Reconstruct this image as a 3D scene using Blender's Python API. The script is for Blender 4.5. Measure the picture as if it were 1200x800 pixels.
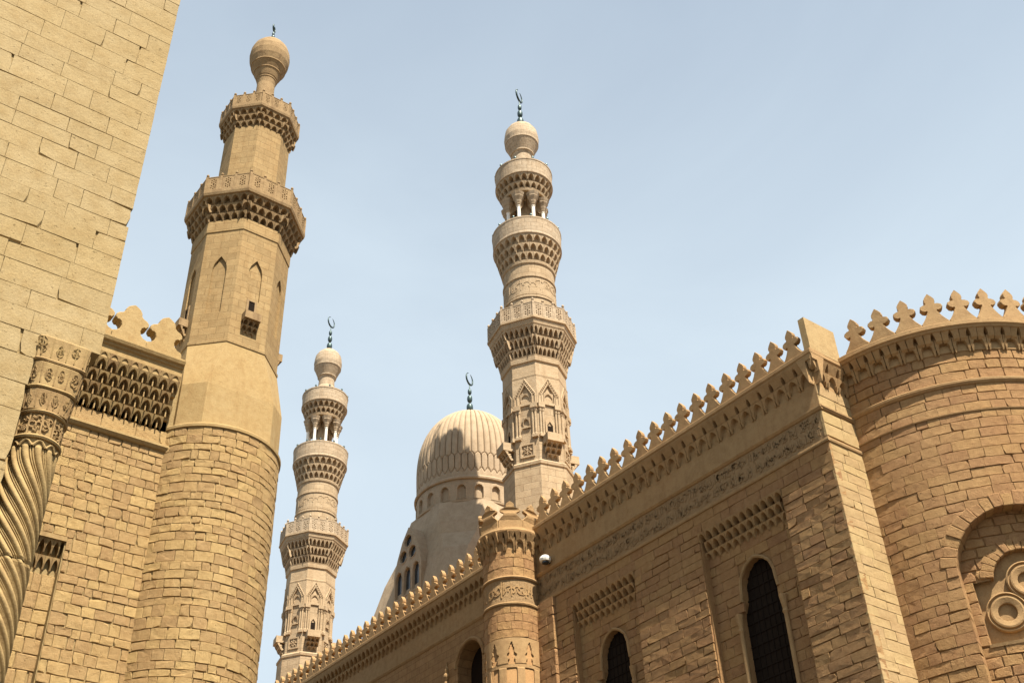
import bpy, math, random
from mathutils import Vector, Matrix
from mathutils.geometry import tessellate_polygon
random.seed(7)
PI = math.pi
R_ = math.radians
sc = bpy.context.scene
for o in list(bpy.data.objects): bpy.data.objects.remove(o)
COL = sc.collection

# ------------------------------------------------------------------ camera, sky, sun, exposure
CAM = Vector((0, 0, 1.7))
C_R = Vector((0.8015, -0.5971, -0.0321)); C_U = Vector((-0.3374, -0.4958, 0.8003)); C_F = Vector((0.4938, 0.6306, 0.5988))
FPX = 1337.44
cam = bpy.data.cameras.new('camera'); co = bpy.data.objects.new('camera', cam); COL.objects.link(co)
m3 = Matrix((C_R, C_U, -C_F)).transposed().to_4x4(); m3.translation = CAM
co.matrix_world = m3
cam.sensor_width = 36; cam.lens = FPX / 1200 * 36; cam.clip_end = 6000; cam.clip_start = 0.1
sc.camera = co
SUN_EL = 60.0
TO_SUN = Vector((-0.09, -1.0, 0)).normalized() * math.cos(R_(SUN_EL)) + Vector((0, 0, math.sin(R_(SUN_EL))))
sun = bpy.data.lights.new('sun', 'SUN'); sun.energy = 5.0; sun.angle = R_(0.55); sun.color = (1.0, 0.90, 0.755)
so = bpy.data.objects.new('sun', sun); COL.objects.link(so); so.rotation_euler = TO_SUN.to_track_quat('Z', 'Y').to_euler(); so.location = (0, -30, 60)
w = bpy.data.worlds.new('World'); sc.world = w; w.use_nodes = True
wn, wl = w.node_tree.nodes, w.node_tree.links
bg = wn['Background']
sky = wn.new('ShaderNodeTexSky'); sky.sky_type = 'NISHITA'; sky.sun_disc = False
sky.sun_elevation = R_(SUN_EL); sky.sun_rotation = math.atan2(TO_SUN.x, TO_SUN.y)
sky.air_density = 1.0; sky.dust_density = 1.2; sky.ozone_density = 1.0; sky.altitude = 50
tc = wn.new('ShaderNodeTexCoord'); mp = wn.new('ShaderNodeMapping'); mp.inputs['Scale'].default_value = (1.2, 1.0, 2.6)
nz = wn.new('ShaderNodeTexNoise'); nz.inputs['Scale'].default_value = 2.1; nz.inputs['Detail'].default_value = 6; nz.inputs['Roughness'].default_value = 0.55; nz.inputs['Distortion'].default_value = 0.6
rp = wn.new('ShaderNodeMapRange'); rp.inputs['From Min'].default_value = 0.3; rp.inputs['From Max'].default_value = 0.75; rp.inputs['To Min'].default_value = -0.07; rp.inputs['To Max'].default_value = 0.07
sx = wn.new('ShaderNodeSeparateXYZ'); wl.new(tc.outputs['Generated'], sx.inputs[0])
gr = wn.new('ShaderNodeMapRange'); gr.inputs['From Min'].default_value = 0.58; gr.inputs['From Max'].default_value = 0.84; gr.inputs['To Min'].default_value = 0.97; gr.inputs['To Max'].default_value = 0.53; wl.new(sx.outputs[2], gr.inputs['Value'])
hz = wn.new('ShaderNodeMath'); hz.operation = 'ADD'; hz.use_clamp = True; wl.new(gr.outputs[0], hz.inputs[1])
mixc = wn.new('ShaderNodeMix'); mixc.data_type = 'RGBA'; mixc.inputs[7].default_value = (5.4, 6.3, 7.05, 1)
wl.new(tc.outputs['Generated'], mp.inputs['Vector']); wl.new(mp.outputs[0], nz.inputs['Vector']); wl.new(nz.outputs['Fac'], rp.inputs['Value'])
wl.new(rp.outputs[0], hz.inputs[0]); wl.new(hz.outputs[0], mixc.inputs[0]); wl.new(sky.outputs[0], mixc.inputs[6]); wl.new(mixc.outputs[2], bg.inputs['Color'])
bg.inputs['Strength'].default_value = 0.053
sc.view_settings.view_transform = 'Standard'; sc.view_settings.look = 'None'; sc.view_settings.gamma = 1; sc.view_settings.use_curve_mapping = False
sc.view_settings.exposure = 1.32
sc.render.engine = 'CYCLES'

def proj(p):
    v = Vector(p) - CAM; d = v.dot(C_F)
    if d <= 0.1: return None
    return 600 + FPX * v.dot(C_R) / d, 400 - FPX * v.dot(C_U) / d, d

# ------------------------------------------------------------------ materials
ALB = 0.61
def stone(name, base, alt, dark, rnd=0.25, bump=0.5, bscale=1.0, brick=None, streak=0.35, rough=0.9, pit=0.5):
    if 'asphalt' not in name: base, alt, dark = [tuple(x * ALB for x in q) for q in (base, alt, dark)]
    m = bpy.data.materials.new(name); m.use_nodes = True
    n, l = m.node_tree.nodes, m.node_tree.links
    b = n['Principled BSDF']; b.inputs['Roughness'].default_value = rough
    b.inputs['Specular IOR Level'].default_value = 0.15
    geo = n.new('ShaderNodeNewGeometry'); tcn = n.new('ShaderNodeTexCoord'); oi = n.new('ShaderNodeObjectInfo')
    def noise(scale, det=5, rg=0.6, vec=None, dist=0):
        t = n.new('ShaderNodeTexNoise'); t.inputs['Scale'].default_value = scale; t.inputs['Detail'].default_value = det
        t.inputs['Roughness'].default_value = rg; t.inputs['Distortion'].default_value = dist
        l.new(vec or geo.outputs['Position'], t.inputs['Vector']); return t.outputs['Fac']
    def rng(v, a, c, lo=0, hi=1):
        r = n.new('ShaderNodeMapRange'); r.inputs[1].default_value = a; r.inputs[2].default_value = c
        r.inputs[3].default_value = lo; r.inputs[4].default_value = hi; l.new(v, r.inputs[0]); return r.outputs[0]
    def mix(f, a, c, mode='MIX'):
        x = n.new('ShaderNodeMix'); x.data_type = 'RGBA'; x.blend_type = mode
        for k, v in ((0, f), (6, a), (7, c)):
            if hasattr(v, 'is_linked'): l.new(v, x.inputs[k])
            elif isinstance(v, (int, float)): x.inputs[k].default_value = v
            else: x.inputs[k].default_value = (*v, 1)
        return x.outputs[2]
    def math_(op, a, c=0.0):
        x = n.new('ShaderNodeMath'); x.operation = op
        for k, v in ((0, a), (1, c)):
            if hasattr(v, 'is_linked'): l.new(v, x.inputs[k])
            else: x.inputs[k].default_value = v
        return x.outputs[0]
    big = noise(0.35, 4); mid = noise(2.3 * bscale, 6, 0.65); fine = noise(14 * bscale, 5, 0.7)
    mpn = n.new('ShaderNodeMapping'); mpn.inputs['Scale'].default_value = (1.6, 1.6, 0.16); l.new(geo.outputs['Position'], mpn.inputs['Vector'])
    st = noise(1.5, 5, 0.6, mpn.outputs[0], 0.4)
    col = mix(rng(big, 0.35, 0.68), base, alt)
    col = mix(rng(mid, 0.42, 0.72, 0, 0.55), col, dark)
    col = mix(rng(st, 0.52, 0.75, 0, streak), col, dark)
    # per-piece tone
    rv = rng(oi.outputs['Random'], 0, 1, 1 - rnd, 1 + rnd * 0.8)
    hs = n.new('ShaderNodeHueSaturation'); l.new(rv, hs.inputs['Value']); l.new(col, hs.inputs['Color'])
    l.new(rng(oi.outputs['Random'], 0, 1, 0.5 - 0.006 * (rnd > 0.05), 0.5 + 0.004 * (rnd > 0.05)), hs.inputs['Hue']); col = hs.outputs[0]
    gr_ = rng(noise(26 * bscale, 4, 0.75), 0.3, 0.7, 0.80, 1.14)
    hg = n.new('ShaderNodeHueSaturation'); l.new(gr_, hg.inputs['Value']); l.new(col, hg.inputs['Color']); col = hg.outputs[0]
    pits = rng(noise(9 * bscale, 3, 0.5), 0.66, 0.74)
    col = mix(math_('MULTIPLY', pits, 0.55 * pit), col, tuple(c * 0.45 for c in dark))
    h = math_('ADD', math_('MULTIPLY', mid, 0.75), math_('MULTIPLY', fine, 0.5))
    h = math_('SUBTRACT', h, math_('MULTIPLY', pits, 0.5 * pit))
    if brick:                                   # courses too small to build: (kind, radius, length, height, depth)
        kind, rad, bl, bh, dep = brick
        sp = n.new('ShaderNodeSeparateXYZ'); l.new(tcn.outputs['Object'] if kind == 'cyl' else geo.outputs['Position'], sp.inputs[0])
        cb = n.new('ShaderNodeCombineXYZ')
        if kind == 'cyl':
            l.new(math_('MULTIPLY', math_('ARCTAN2', sp.outputs[1], sp.outputs[0]), rad), cb.inputs[0])
        else:
            l.new(math_('ADD', sp.outputs[0], sp.outputs[1]), cb.inputs[0])
        wob = noise(1.7, 3, 0.5)
        l.new(math_('ADD', sp.outputs[2], math_('MULTIPLY', wob, 0.06)), cb.inputs[1])
        bt = n.new('ShaderNodeTexBrick'); l.new(cb.outputs[0], bt.inputs['Vector']); bt.inputs['Scale'].default_value = 1
        bt.inputs['Brick Width'].default_value = bl; bt.inputs['Row Height'].default_value = bh; bt.inputs['Mortar Size'].default_value = 0.016
        bt.inputs['Mortar Smooth'].default_value = 0.4; bt.inputs['Color1'].default_value = (0.86, 0.86, 0.86, 1); bt.inputs['Color2'].default_value = (1.06, 1.06, 1.06, 1); bt.inputs['Mortar'].default_value = (0.62, 0.6, 0.58, 1)
        col = mix(0.9, col, bt.outputs['Color'], 'MULTIPLY')
        h = math_('SUBTRACT', h, math_('MULTIPLY', bt.outputs['Fac'], dep))
    bp = n.new('ShaderNodeBump'); bp.inputs['Strength'].default_value = bump; bp.inputs['Distance'].default_value = 0.07
    l.new(h, bp.inputs['Height']); l.new(bp.outputs[0], b.inputs['Normal']); l.new(col, b.inputs['Base Color'])
    return m
def plain(name, c, rough=0.6, metal=0.0):
    m = bpy.data.materials.new(name); m.use_nodes = True; n, l = m.node_tree.nodes, m.node_tree.links
    b = n['Principled BSDF']; b.inputs['Roughness'].default_value = rough; b.inputs['Metallic'].default_value = metal; b.inputs['Specular IOR Level'].default_value = 0.0 if 'dark_' in name and 'glass' not in name and 'bronze' not in name else 0.4
    t = n.new('ShaderNodeTexNoise'); t.inputs['Scale'].default_value = 6; t.inputs['Detail'].default_value = 5
    g = n.new('ShaderNodeNewGeometry'); l.new(g.outputs['Position'], t.inputs['Vector'])
    cr = n.new('ShaderNodeMix'); cr.data_type = 'RGBA'; cr.inputs[6].default_value = (*[x * 0.7 for x in c], 1); cr.inputs[7].default_value = (*[min(1, x * 1.3) for x in c], 1)
    l.new(t.outputs['Fac'], cr.inputs[0]); l.new(cr.outputs[2], b.inputs['Base Color']); return m
S_Y, S_YA, S_YD = (0.51, 0.38, 0.185), (0.545, 0.42, 0.225), (0.40, 0.27, 0.11)      # old yellow limestone
S_B, S_BA, S_BD = (0.555, 0.33, 0.145), (0.59, 0.365, 0.17), (0.36, 0.19, 0.083)      # brown limestone, darkened and reddened to carry the facade's shade
S_P, S_PA, S_PD = (0.67, 0.50, 0.31), (0.71, 0.55, 0.36), (0.47, 0.32, 0.18)        # pale minaret stone
M = {
 'wall_y': stone('yellow_ashlar', S_Y, S_YA, S_YD, 0.035, 0.4, 1.2, None, 0.25, pit=0.9),
 'mort_y': stone('yellow_mortar', tuple(c * 0.92 for c in S_Y), tuple(c * 0.95 for c in S_Y), S_YD, 0, 0.6),
 'bay_y': stone('rough_yellow_block', (0.60, 0.405, 0.18), (0.63, 0.44, 0.205), (0.42, 0.255, 0.10), 0.13, 0.95, 1.7, None, 0.3, pit=1.0),
 'carve_y': stone('carved_yellow_stone', (0.54, 0.37, 0.165), (0.58, 0.42, 0.20), (0.25, 0.145, 0.065), 0.06, 0.25, 1.6, None, 0.8),
 'smooth_y': stone('rendered_yellow_stone', (0.58, 0.405, 0.18), (0.61, 0.445, 0.215), (0.44, 0.275, 0.11), 0.04, 0.45, 1.3, None, 0.6, pit=0.7),
 'oct_y': stone('octagon_yellow_courses', (0.52, 0.355, 0.165), (0.56, 0.40, 0.195), (0.37, 0.225, 0.09), 0.04, 0.4, 1.2, ('cyl', 2.7, 1.0, 0.46, 0.8), 0.4),
 'min_y': stone('minaret_carved_yellow', (0.47, 0.32, 0.16), (0.52, 0.365, 0.195), (0.25, 0.155, 0.075), 0.04, 0.5, 1.4, None, 0.75),
 'wall_b': stone('brown_block', S_B, S_BA, S_BD, 0.08, 0.95, 1.9, None, 0.4, pit=1.0),
 'quoin_sun_b': stone('sun_tinted_quoin_block', (0.62, 0.445, 0.215), (0.66, 0.48, 0.245), (0.46, 0.30, 0.13), 0.06, 0.5, 1.5, None, 0.3, pit=0.8),  # lighter, yellower tint of the brown stone: full sun painted into the colour
 'mort_b': stone('brown_mortar', tuple(c * 0.8 for c in S_B), tuple(c * 0.85 for c in S_B), S_BD, 0, 0.6),
 'trim_b': stone('brown_trim', (0.57, 0.38, 0.185), S_BA, (0.36, 0.215, 0.10), 0.05, 0.5, 1.5, None, 0.45),
 'brick_b': stone('brown_far_courses', S_B, S_BA, S_BD, 0.0, 0.6, 1.4, ('flat', 1, 0.8, 0.36, 0.9), 0.45),
 'brick_cb': stone('brown_curved_courses', S_B, S_BA, S_BD, 0.0, 0.6, 1.4, ('cyl', 6, 0.8, 0.36, 0.9), 0.45),
 'band_b': stone('brown_carved_band', (0.54, 0.36, 0.185), (0.57, 0.385, 0.20), (0.34, 0.205, 0.10), 0.0, 0.9, 3.0, None, 0.35),
 'pale': stone('pale_minaret_stone', S_P, S_PA, S_PD, 0.04, 0.45, 1.6, None, 0.7),
 'pale_br': stone('pale_minaret_courses', S_P, S_PA, S_PD, 0.0, 0.4, 1.2, ('cyl', 1.7, 0.85, 0.4, 0.7), 0.4),
 'pale_lt': stone('pale_weathered_top', (0.70, 0.545, 0.37), (0.74, 0.60, 0.43), (0.50, 0.35, 0.21), 0.03, 0.4, 1.8, ('cyl', 1.7, 0.6, 0.3, 0.3), 0.6),
 'dome': stone('dome_stone', (0.62, 0.475, 0.315), (0.66, 0.515, 0.36), (0.42, 0.30, 0.185), 0.0, 0.3, 1.0, None, 0.5),
 'white': plain('white_marble', (0.74, 0.70, 0.62), 0.5),
 'dark': plain('dark_interior', (0.02, 0.015, 0.012), 0.9),
 'arch_void': plain('dark_arch_void', (0.022, 0.016, 0.012), 0.9),  # near-black colour stands for the unlit void inside the facade arches
 'glass': plain('dark_window_glass', (0.03, 0.035, 0.04), 0.15),
 'verdi': plain('dark_bronze', (0.055, 0.085, 0.085), 0.45, 0.6),
 'lamp': plain('white_enamel', (0.78, 0.76, 0.70), 0.4),
 'ground': stone('dusty_asphalt', (0.085, 0.07, 0.053), (0.10, 0.083, 0.064), (0.065, 0.053, 0.041), 0.0, 0.4, 1.0, ('flat', 1, 0.9, 0.6, 0.4), 0.0),
}

# ------------------------------------------------------------------ mesh building
class MB:
    def __init__(s): s.v = []; s.f = []; s.sm = False
    def add(s, vs, fs):
        k = len(s.v); s.v += [tuple(p) for p in vs]; s.f += [tuple(i + k for i in f) for f in fs]
    def hexa(s, p):      # 8 points: 4 bottom ccw, 4 top
        s.add(p, [(3, 2, 1, 0), (4, 5, 6, 7), (0, 1, 5, 4), (1, 2, 6, 5), (2, 3, 7, 6), (3, 0, 4, 7)])
    def box(s, x0, x1, y0, y1, z0, z1):
        s.hexa([(x0, y0, z0), (x1, y0, z0), (x1, y1, z0), (x0, y1, z0), (x0, y0, z1), (x1, y0, z1), (x1, y1, z1), (x0, y1, z1)])
    def sbox(s, S, u0, u1, z0, z1, d0, d1):   # box in surface coordinates (u, z, outward d)
        s.hexa([S(u0, z0, d1), S(u1, z0, d1), S(u1, z0, d0), S(u0, z0, d0), S(u0, z1, d1), S(u1, z1, d1), S(u1, z1, d0), S(u0, z1, d0)])
    def lathe(s, prof, n=32, c=(0, 0), ph=0.0, cap=True):
        k = len(s.v)
        for r, z in prof:
            for i in range(n):
                a = ph + 2 * PI * i / n; s.v.append((c[0] + r * math.cos(a), c[1] + r * math.sin(a), z))
        for j in range(len(prof) - 1):
            for i in range(n):
                a, b = k + j * n + i, k + j * n + (i + 1) % n; s.f.append((a, b, b + n, a + n))
        if cap:
            s.f.append(tuple(k + i for i in range(n))[::-1]); s.f.append(tuple(k + (len(prof) - 1) * n + i for i in range(n)))
    def grid(s, P, nu, nv, wrap=False):
        k = len(s.v); cu = nu if wrap else nu + 1
        for j in range(nv + 1):
            for i in range(cu): s.v.append(tuple(P(i / nu, j / nv)))
        for j in range(nv):
            for i in range(nu):
                a, b = k + j * cu + i, k + j * cu + (i + 1) % cu; s.f.append((a, b, b + cu, a + cu))
    def plate(s, S, outer, holes=(), d0=0.0, d1=0.1, back=False):   # flat outline with holes, extruded from d0 to d1
        loops = [outer] + list(holes)
        flat = [p for lp in loops for p in lp]
        tris = tessellate_polygon([[Vector((p[0], p[1], 0)) for p in lp] for lp in loops])
        k = len(s.v); N = len(flat)
        s.v += [tuple(S(u, z, d1)) for u, z in flat] + [tuple(S(u, z, d0)) for u, z in flat]
        for t in tris:
            a, b, c = (flat[i] for i in t)
            ar = (b[0] - a[0]) * (c[1] - a[1]) - (b[1] - a[1]) * (c[0] - a[0])
            if abs(ar) < 1e-9: continue
            if ar < 0: t = (t[0], t[2], t[1])
            s.f.append(tuple(k + i for i in t))
            if back: s.f.append(tuple(k + N + i for i in t[::-1]))
        st = 0
        for lp in loops:
            n = len(lp); ar = sum(lp[i][0] * lp[(i + 1) % n][1] - lp[(i + 1) % n][0] * lp[i][1] for i in range(n))
            for i in range(n):
                a, b = k + st + i, k + st + (i + 1) % n
                q = (a, a + N, b + N, b)
                if (ar < 0) != (lp is not outer): q = q[::-1]
                s.f.append(q)
            st += n
    def mould(s, S, u0, u1, prof, nu=1):    # profile list of (d, z) extruded along u
        k = len(s.v); m = len(prof)
        for i in range(nu + 1):
            u = u0 + (u1 - u0) * i / nu
            for d, z in prof: s.v.append(tuple(S(u, z, d)))
        for i in range(nu):
            for j in range(m):
                a, b = k + i * m + j, k + i * m + (j + 1) % m; s.f.append((a, a + m, b + m, b))
        s.f.append(tuple(k + j for j in range(m))); s.f.append(tuple(k + nu * m + j for j in range(m))[::-1])
    def tube(s, pts, r, n=8, closed=False):
        pts = [Vector(p) for p in pts]; k = len(s.v); L = len(pts)
        for i, p in enumerate(pts):
            a = pts[(i - 1) % L] if (i or closed) else p; b = pts[(i + 1) % L] if (i < L - 1 or closed) else p
            t = (b - a).normalized(); up = Vector((0, 0, 1)) if abs(t.z) < 0.9 else Vector((1, 0, 0))
            e1 = t.cross(up).normalized(); e2 = t.cross(e1); rr = r[i] if isinstance(r, (list, tuple)) else r
            for q in range(n): s.v.append(tuple(p + e1 * rr * math.cos(2 * PI * q / n) + e2 * rr * math.sin(2 * PI * q / n)))
        for i in range(L if closed else L - 1):
            for q in range(n):
                a, b = k + i * n + q, k + i * n + (q + 1) % n; c, d = k + ((i + 1) % L) * n + q, k + ((i + 1) % L) * n + (q + 1) % n
                s.f.append((a, b, d, c))
        if not closed:
            s.f.append(tuple(k + q for q in range(n))[::-1]); s.f.append(tuple(k + (L - 1) * n + q for q in range(n)))
    def cell(s, S, uc, w_, z0, h, di, do, leg=0.095, na=4, ext=0.95, rib=False):      # one muqarnas cell: hooded pointed niche on tapering legs
        db = di - ext * (do - di); hw = w_ * 0.485; ap = 0.91; sp = 0.36
        fr = [(-hw, 1.0), (-hw, 0.20)]; bk = [(-hw, 1.0), (-hw * 0.93, 0.0)]
        lw = w_ * (0.5 - leg)
        fr.append((-lw, 0.16)); bk.append((-lw * 0.98, 0.0))
        arc = []
        for i in range(na + 1):
            t = i / na; arc.append((-lw * (1 - t ** 1.7) ** 0.7 if t < 1 else 0, sp + (ap - sp) * t))
        arc += [(-u, v) for u, v in arc[-2::-1]]
        for u, v in arc:
            fr.append((u, v)); bk.append((u * 0.7, 0.10 + 0.75 * v))
        fr += [(lw, 0.16), (hw, 0.20), (hw, 1.0)]; bk += [(lw * 0.98, 0.0), (hw * 0.93, 0.0), (hw, 1.0)]
        k = len(s.v); N = len(fr)
        for u, v in fr: s.v.append(tuple(S(uc + u, z0 + v * h, di + (do - di) * (0.15 + 0.85 * v ** .8))))
        for i, (u, v) in enumerate(bk): s.v.append(tuple(S(uc + u, z0 + v * h, db if 2 < i < len(bk) - 3 else di)))
        s.v.append(tuple(S(uc, z0 + h, do)))
        top = k + 2 * N
        # front: left leg, right leg, spandrels as fan from the top edge
        for i in range(1, N // 2): s.f.append((k, k + i, k + i + 1)) if i + 1 <= N // 2 else None
        for i in range(N // 2, N - 2): s.f.append((k + N - 1, k + i, k + i + 1))
        s.f.append((k, k + N // 2, top)); s.f.append((top, k + N // 2, k + N - 1))
        for i in range(N - 1): s.f.append((k + i, k + N + i, k + N + i + 1, k + i + 1))
        s.f.append((k + N - 1, k + 2 * N - 1, k + N, k, top))
        if rib: s.sbox(S, uc - .055 * w_, uc + .055 * w_, z0 + .02 * h, z0 + .70 * h, db, di + (do - di) * .42)
    def build(s, name, mat, parent=None, origin=None, smooth=False):
        o3 = Vector(origin) if origin is not None else (WL[parent.name] if parent is not None else Vector((0, 0, 0)))
        me = bpy.data.meshes.new(name); me.from_pydata([(x - o3.x, y - o3.y, z - o3.z) for x, y, z in s.v], [], s.f); me.update()
        me.materials.append(M[mat] if isinstance(mat, str) else mat)
        if smooth: me.polygons.foreach_set('use_smooth', [True] * len(me.polygons))
        ob = bpy.data.objects.new(name, me); COL.objects.link(ob)
        place(ob, parent, o3); return ob
WL = {}
def place(ob, parent, loc):
    WL[ob.name] = Vector(loc)
    if parent is not None: ob.parent = parent; ob.location = Vector(loc) - WL[parent.name]
    else: ob.location = loc
def thing(name, label, cat, loc, group=None):
    o = bpy.data.objects.new(name, None); COL.objects.link(o); o.empty_display_size = 0.5
    o['label'] = label; o['category'] = cat; o['kind'] = 'thing'
    if group: o['group'] = group
    place(o, None, loc); return o
def inst(ob, name, parent, mat4=None, loc=None, rz=0.0):   # a further piece sharing mesh data
    c = bpy.data.objects.new(name, ob.data); COL.objects.link(c); place(c, parent, loc); c.rotation_euler = (0, 0, rz); return c
def copy_tree(o, loc, parent=None):
    c = o.copy(); COL.objects.link(c); c.parent = parent
    if loc is not None: c.location = loc
    for ch in o.children: copy_tree(ch, None, c)
    return c
def planeS(o, t, nrm):          # planar surface: origin, tangent, outward normal
    o, t, nrm = Vector(o), Vector(t), Vector(nrm)
    return lambda u, z, d: (o.x + t.x * u + nrm.x * d, o.y + t.y * u + nrm.y * d, z)
def cylS(c, R):                 # u is arc length at radius R, angle = u / R
    return lambda u, z, d: (c[0] + (R + d) * math.cos(u / R), c[1] + (R + d) * math.sin(u / R), z)

# ------------------------------------------------------------------ masonry: every block a mesh of its own
class Masonry:
    def __init__(s, parent, name, mat, limit=290): s.p, s.n, s.m, s.lim, s.b = parent, name, mat, limit, []
    def block(s, S, a, b, z0, z1, depth=0.1, gap=0.014, bev=0.014, irr=1.0, out=0.0, chip=0.05, sig=0.6):
        z0 += random.gauss(0, .004) * irr; z1 += random.gauss(0, .004) * irr
        g = gap * min(7, random.lognormvariate(-.25, sig)) / 2; L, H = b - a, z1 - z0
        if L < 0.06 or H < 0.05: return
        j = lambda k: random.uniform(-k, k) * irr
        ring = [(a + g, z0 + g), ((a + b) / 2 + j(.1) * L, z0 + g), (b - g, z0 + g), (b - g, (z0 + z1) / 2), (b - g, z1 - g), ((a + b) / 2 + j(.1) * L, z1 - g), (a + g, z1 - g), (a + g, (z0 + z1) / 2)]
        uc, zc = (a + b) / 2, (z0 + z1) / 2
        out_r = []
        for i, (u, z) in enumerate(ring):
            su = 1 if u < uc else -1; sz = 1 if z < zc else -1
            k = abs(random.gauss(0, 0.007)) * irr; q = abs(random.gauss(0, 0.007)) * irr
            if i % 2 == 0 and random.random() < chip:
                k += random.uniform(.01, .15) * min(L, 0.5); q += random.uniform(.01, .13) * H
            out_r.append((u + (su * k if i % 4 != 1 else 0), z + (sz * q if i % 4 != 3 else 0)))
        if random.random() < chip * .9:               # an opened bed joint at one end
            e = random.uniform(.012, .045); w0, w1 = (0, 2) if random.random() < .5 else (2, 0)
            out_r[w0] = (out_r[w0][0], out_r[w0][1] + e); out_r[1] = (out_r[1][0], out_r[1][1] + e * random.uniform(.3, .8))
        tilt = j(0.010); inn = []
        for u, z in out_r:
            bb = bev * random.uniform(.6, 2.2)
            du, dz = uc - u, zc - z; ln = math.hypot(du, dz)
            fu = min(bb / max(abs(du), .02), .5) if abs(du) > 1e-4 else 0; fz = min(bb / max(abs(dz), .02), .5) if abs(dz) > 1e-4 else 0
            inn.append((u + du * fu, z + dz * fz))
        vs = [S(u, z, -depth) for u, z in ring]
        vs += [S(u, z, out - bev * random.uniform(.6, 1.6)) for u, z in out_r]
        vs += [S(u, z, out + tilt * (z - zc) / H + j(.005)) for u, z in inn]
        vs.append(S(uc + j(.2) * L, zc + j(.2) * H, out + j(.006)))
        fs = []
        for i in range(8):
            k = (i + 1) % 8; fs += [(i, k, 8 + k, 8 + i), (8 + i, 8 + k, 16 + k, 16 + i), (16 + i, 16 + k, 24)]
        ctr = S(uc, zc, 0); pr = proj(ctr); score = 0
        if pr and -60 < pr[0] < 1260 and -60 < pr[1] < 860:
            A = [proj(S(*q, 0)) for q in (ring[0], ring[2], ring[4], ring[6])]
            if all(A): score = abs(sum(A[i][0] * A[(i + 1) % 4][1] - A[(i + 1) % 4][0] * A[i][1] for i in range(4))) / 2
        s.b.append((score, ctr, vs, fs))
    def wall(s, S, u0, u1, zs, bl, hole=None, lo=0.55, hi=1.45, edge=(), edge_depth=0.3, **kw):
        rec = kw.pop('rec', 0.02)
        for z0, z1 in zip(zs[:-1], zs[1:]):
            segs = [(u0, u1)]
            for ha, hb in (hole(z0, z1) if hole else ()):
                ns = []
                for a, b in segs:
                    if hb <= a or ha >= b: ns.append((a, b)); continue
                    if ha > a: ns.append((a, ha))
                    if hb < b: ns.append((hb, b))
                segs = ns
            for a, b in segs:
                if b - a < 0.1: 
                    if b - a > 0.05: s.block(S, a, b, z0, z1, **kw)
                    continue
                cut = [a]; u = a + bl * random.uniform(lo * 0.6, hi)
                while u < b - bl * lo * 0.6: cut.append(u); u += bl * random.uniform(lo, hi)
                cut.append(b)
                for i in range(len(cut) - 1):
                    k = dict(kw); k['out'] = (k.get('out', 0) + random.gauss(0, 0.0035 * k.get('irr', 1)) - (random.random() < 0.12) * random.uniform(0, rec))
                    if any(abs(cut[i] - e) < .02 or abs(cut[i + 1] - e) < .02 for e in edge): k['depth'] = edge_depth; k['chip'] = k.get('chip', .05) * 2.2
                    s.block(S, cut[i], cut[i + 1], z0, z1, **k)
    def done(s):
        s.b.sort(key=lambda t: -t[0]); rest = MB()
        for i, (sc_, c, vs, fs) in enumerate(s.b):
            if i < s.lim and sc_ > 0:
                m = MB(); m.add(vs, fs); m.build(s.n, s.m, s.p, origin=c)
            else: rest.add(vs, fs)
        if rest.v: o = rest.build(s.n, s.m, s.p); o['kind'] = 'stuff'
def courses(z0, z1, h, jit=0.12):
    zs = [z0]
    while zs[-1] < z1 - h * 0.6: zs.append(zs[-1] + h * random.uniform(1 - jit, 1 + jit))
    k = (z1 - z0) / (zs[-1] - z0) if zs[-1] != z0 else 1
    return [z0 + (z - z0) * k for z in zs]
def arch_pts(uc, w_, zs, rise, n=8, ptd=1.0):        # arch outline from left spring over apex to right spring
    out = []
    for i in range(2 * n + 1):
        t = -1 + i / n; a = abs(t)
        out.append((uc + t_sign(t) * w_ * math.cos((1 - a) * PI / 2) ** ptd, zs + rise * math.sin((1 - a) * PI / 2) ** (2 - ptd)))
    return out
def t_sign(t): return -1 if t < 0 else 1

# merlon outline, half width u, height z (unit height)
HALF = [(.39, 0), (.39, .05), (.31, .14), (.235, .24), (.18, .34), (.135, .42), (.15, .46), (.205, .445), (.285, .475), (.325, .545), (.30, .615), (.215, .655), (.155, .655), (.125, .69), (.155, .745), (.15, .82), (.095, .90), (0, 1.0)]
BIGH = [(.50, 0), (.50, .13), (.45, .18), (.355, .205), (.28, .27), (.25, .36), (.285, .45), (.35, .495), (.40, .485), (.44, .53), (.435, .60), (.38, .655), (.28, .69), (.225, .74), (.215, .81), (.16, .885), (.08, .93), (0, .965)]
TURH = [(.49, 0), (.49, .30), (.44, .345), (.37, .41), (.30, .45), (.265, .51), (.285, .57), (.35, .595), (.415, .62), (.43, .67), (.385, .72), (.28, .745), (.19, .765), (.155, .80), (.175, .85), (.13, .92), (0, 1.0)]
def merlon(mb, S, uc, z0, h, d0, d1, half=HALF, k=1.0, bev=0.03):
    L = [(uc - u * h * k, z0 + z * h) for u, z in half] + [(uc + u * h * k, z0 + z * h) for u, z in half[-2::-1]]
    L = L[::-1]
    ci = (uc, z0 + h * .45)
    # bevelled front: outline slightly shrunk on the faces
    N = len(L); kk = len(mb.v)
    sh = [((u - uc) * 0.93 + uc, (z - z0) * 0.985 + z0) for u, z in L]
    for pts, d in ((sh, d0), (L, d0 + bev), (L, d1 - bev), (sh, d1)):
        mb.v += [tuple(S(u, z, d)) for u, z in pts]
    for r in range(3):
        for i in range(N):
            a, b = kk + r * N + i, kk + r * N + (i + 1) % N; mb.f.append((a, a + N, b + N, b))
    for off, fl in ((0, False), (3 * N, True)):
        tr = tessellate_polygon([[Vector((u, z, 0)) for u, z in sh]])
        for t in tr: mb.f.append(tuple(kk + off + i for i in (t if fl else t[::-1])))

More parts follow.
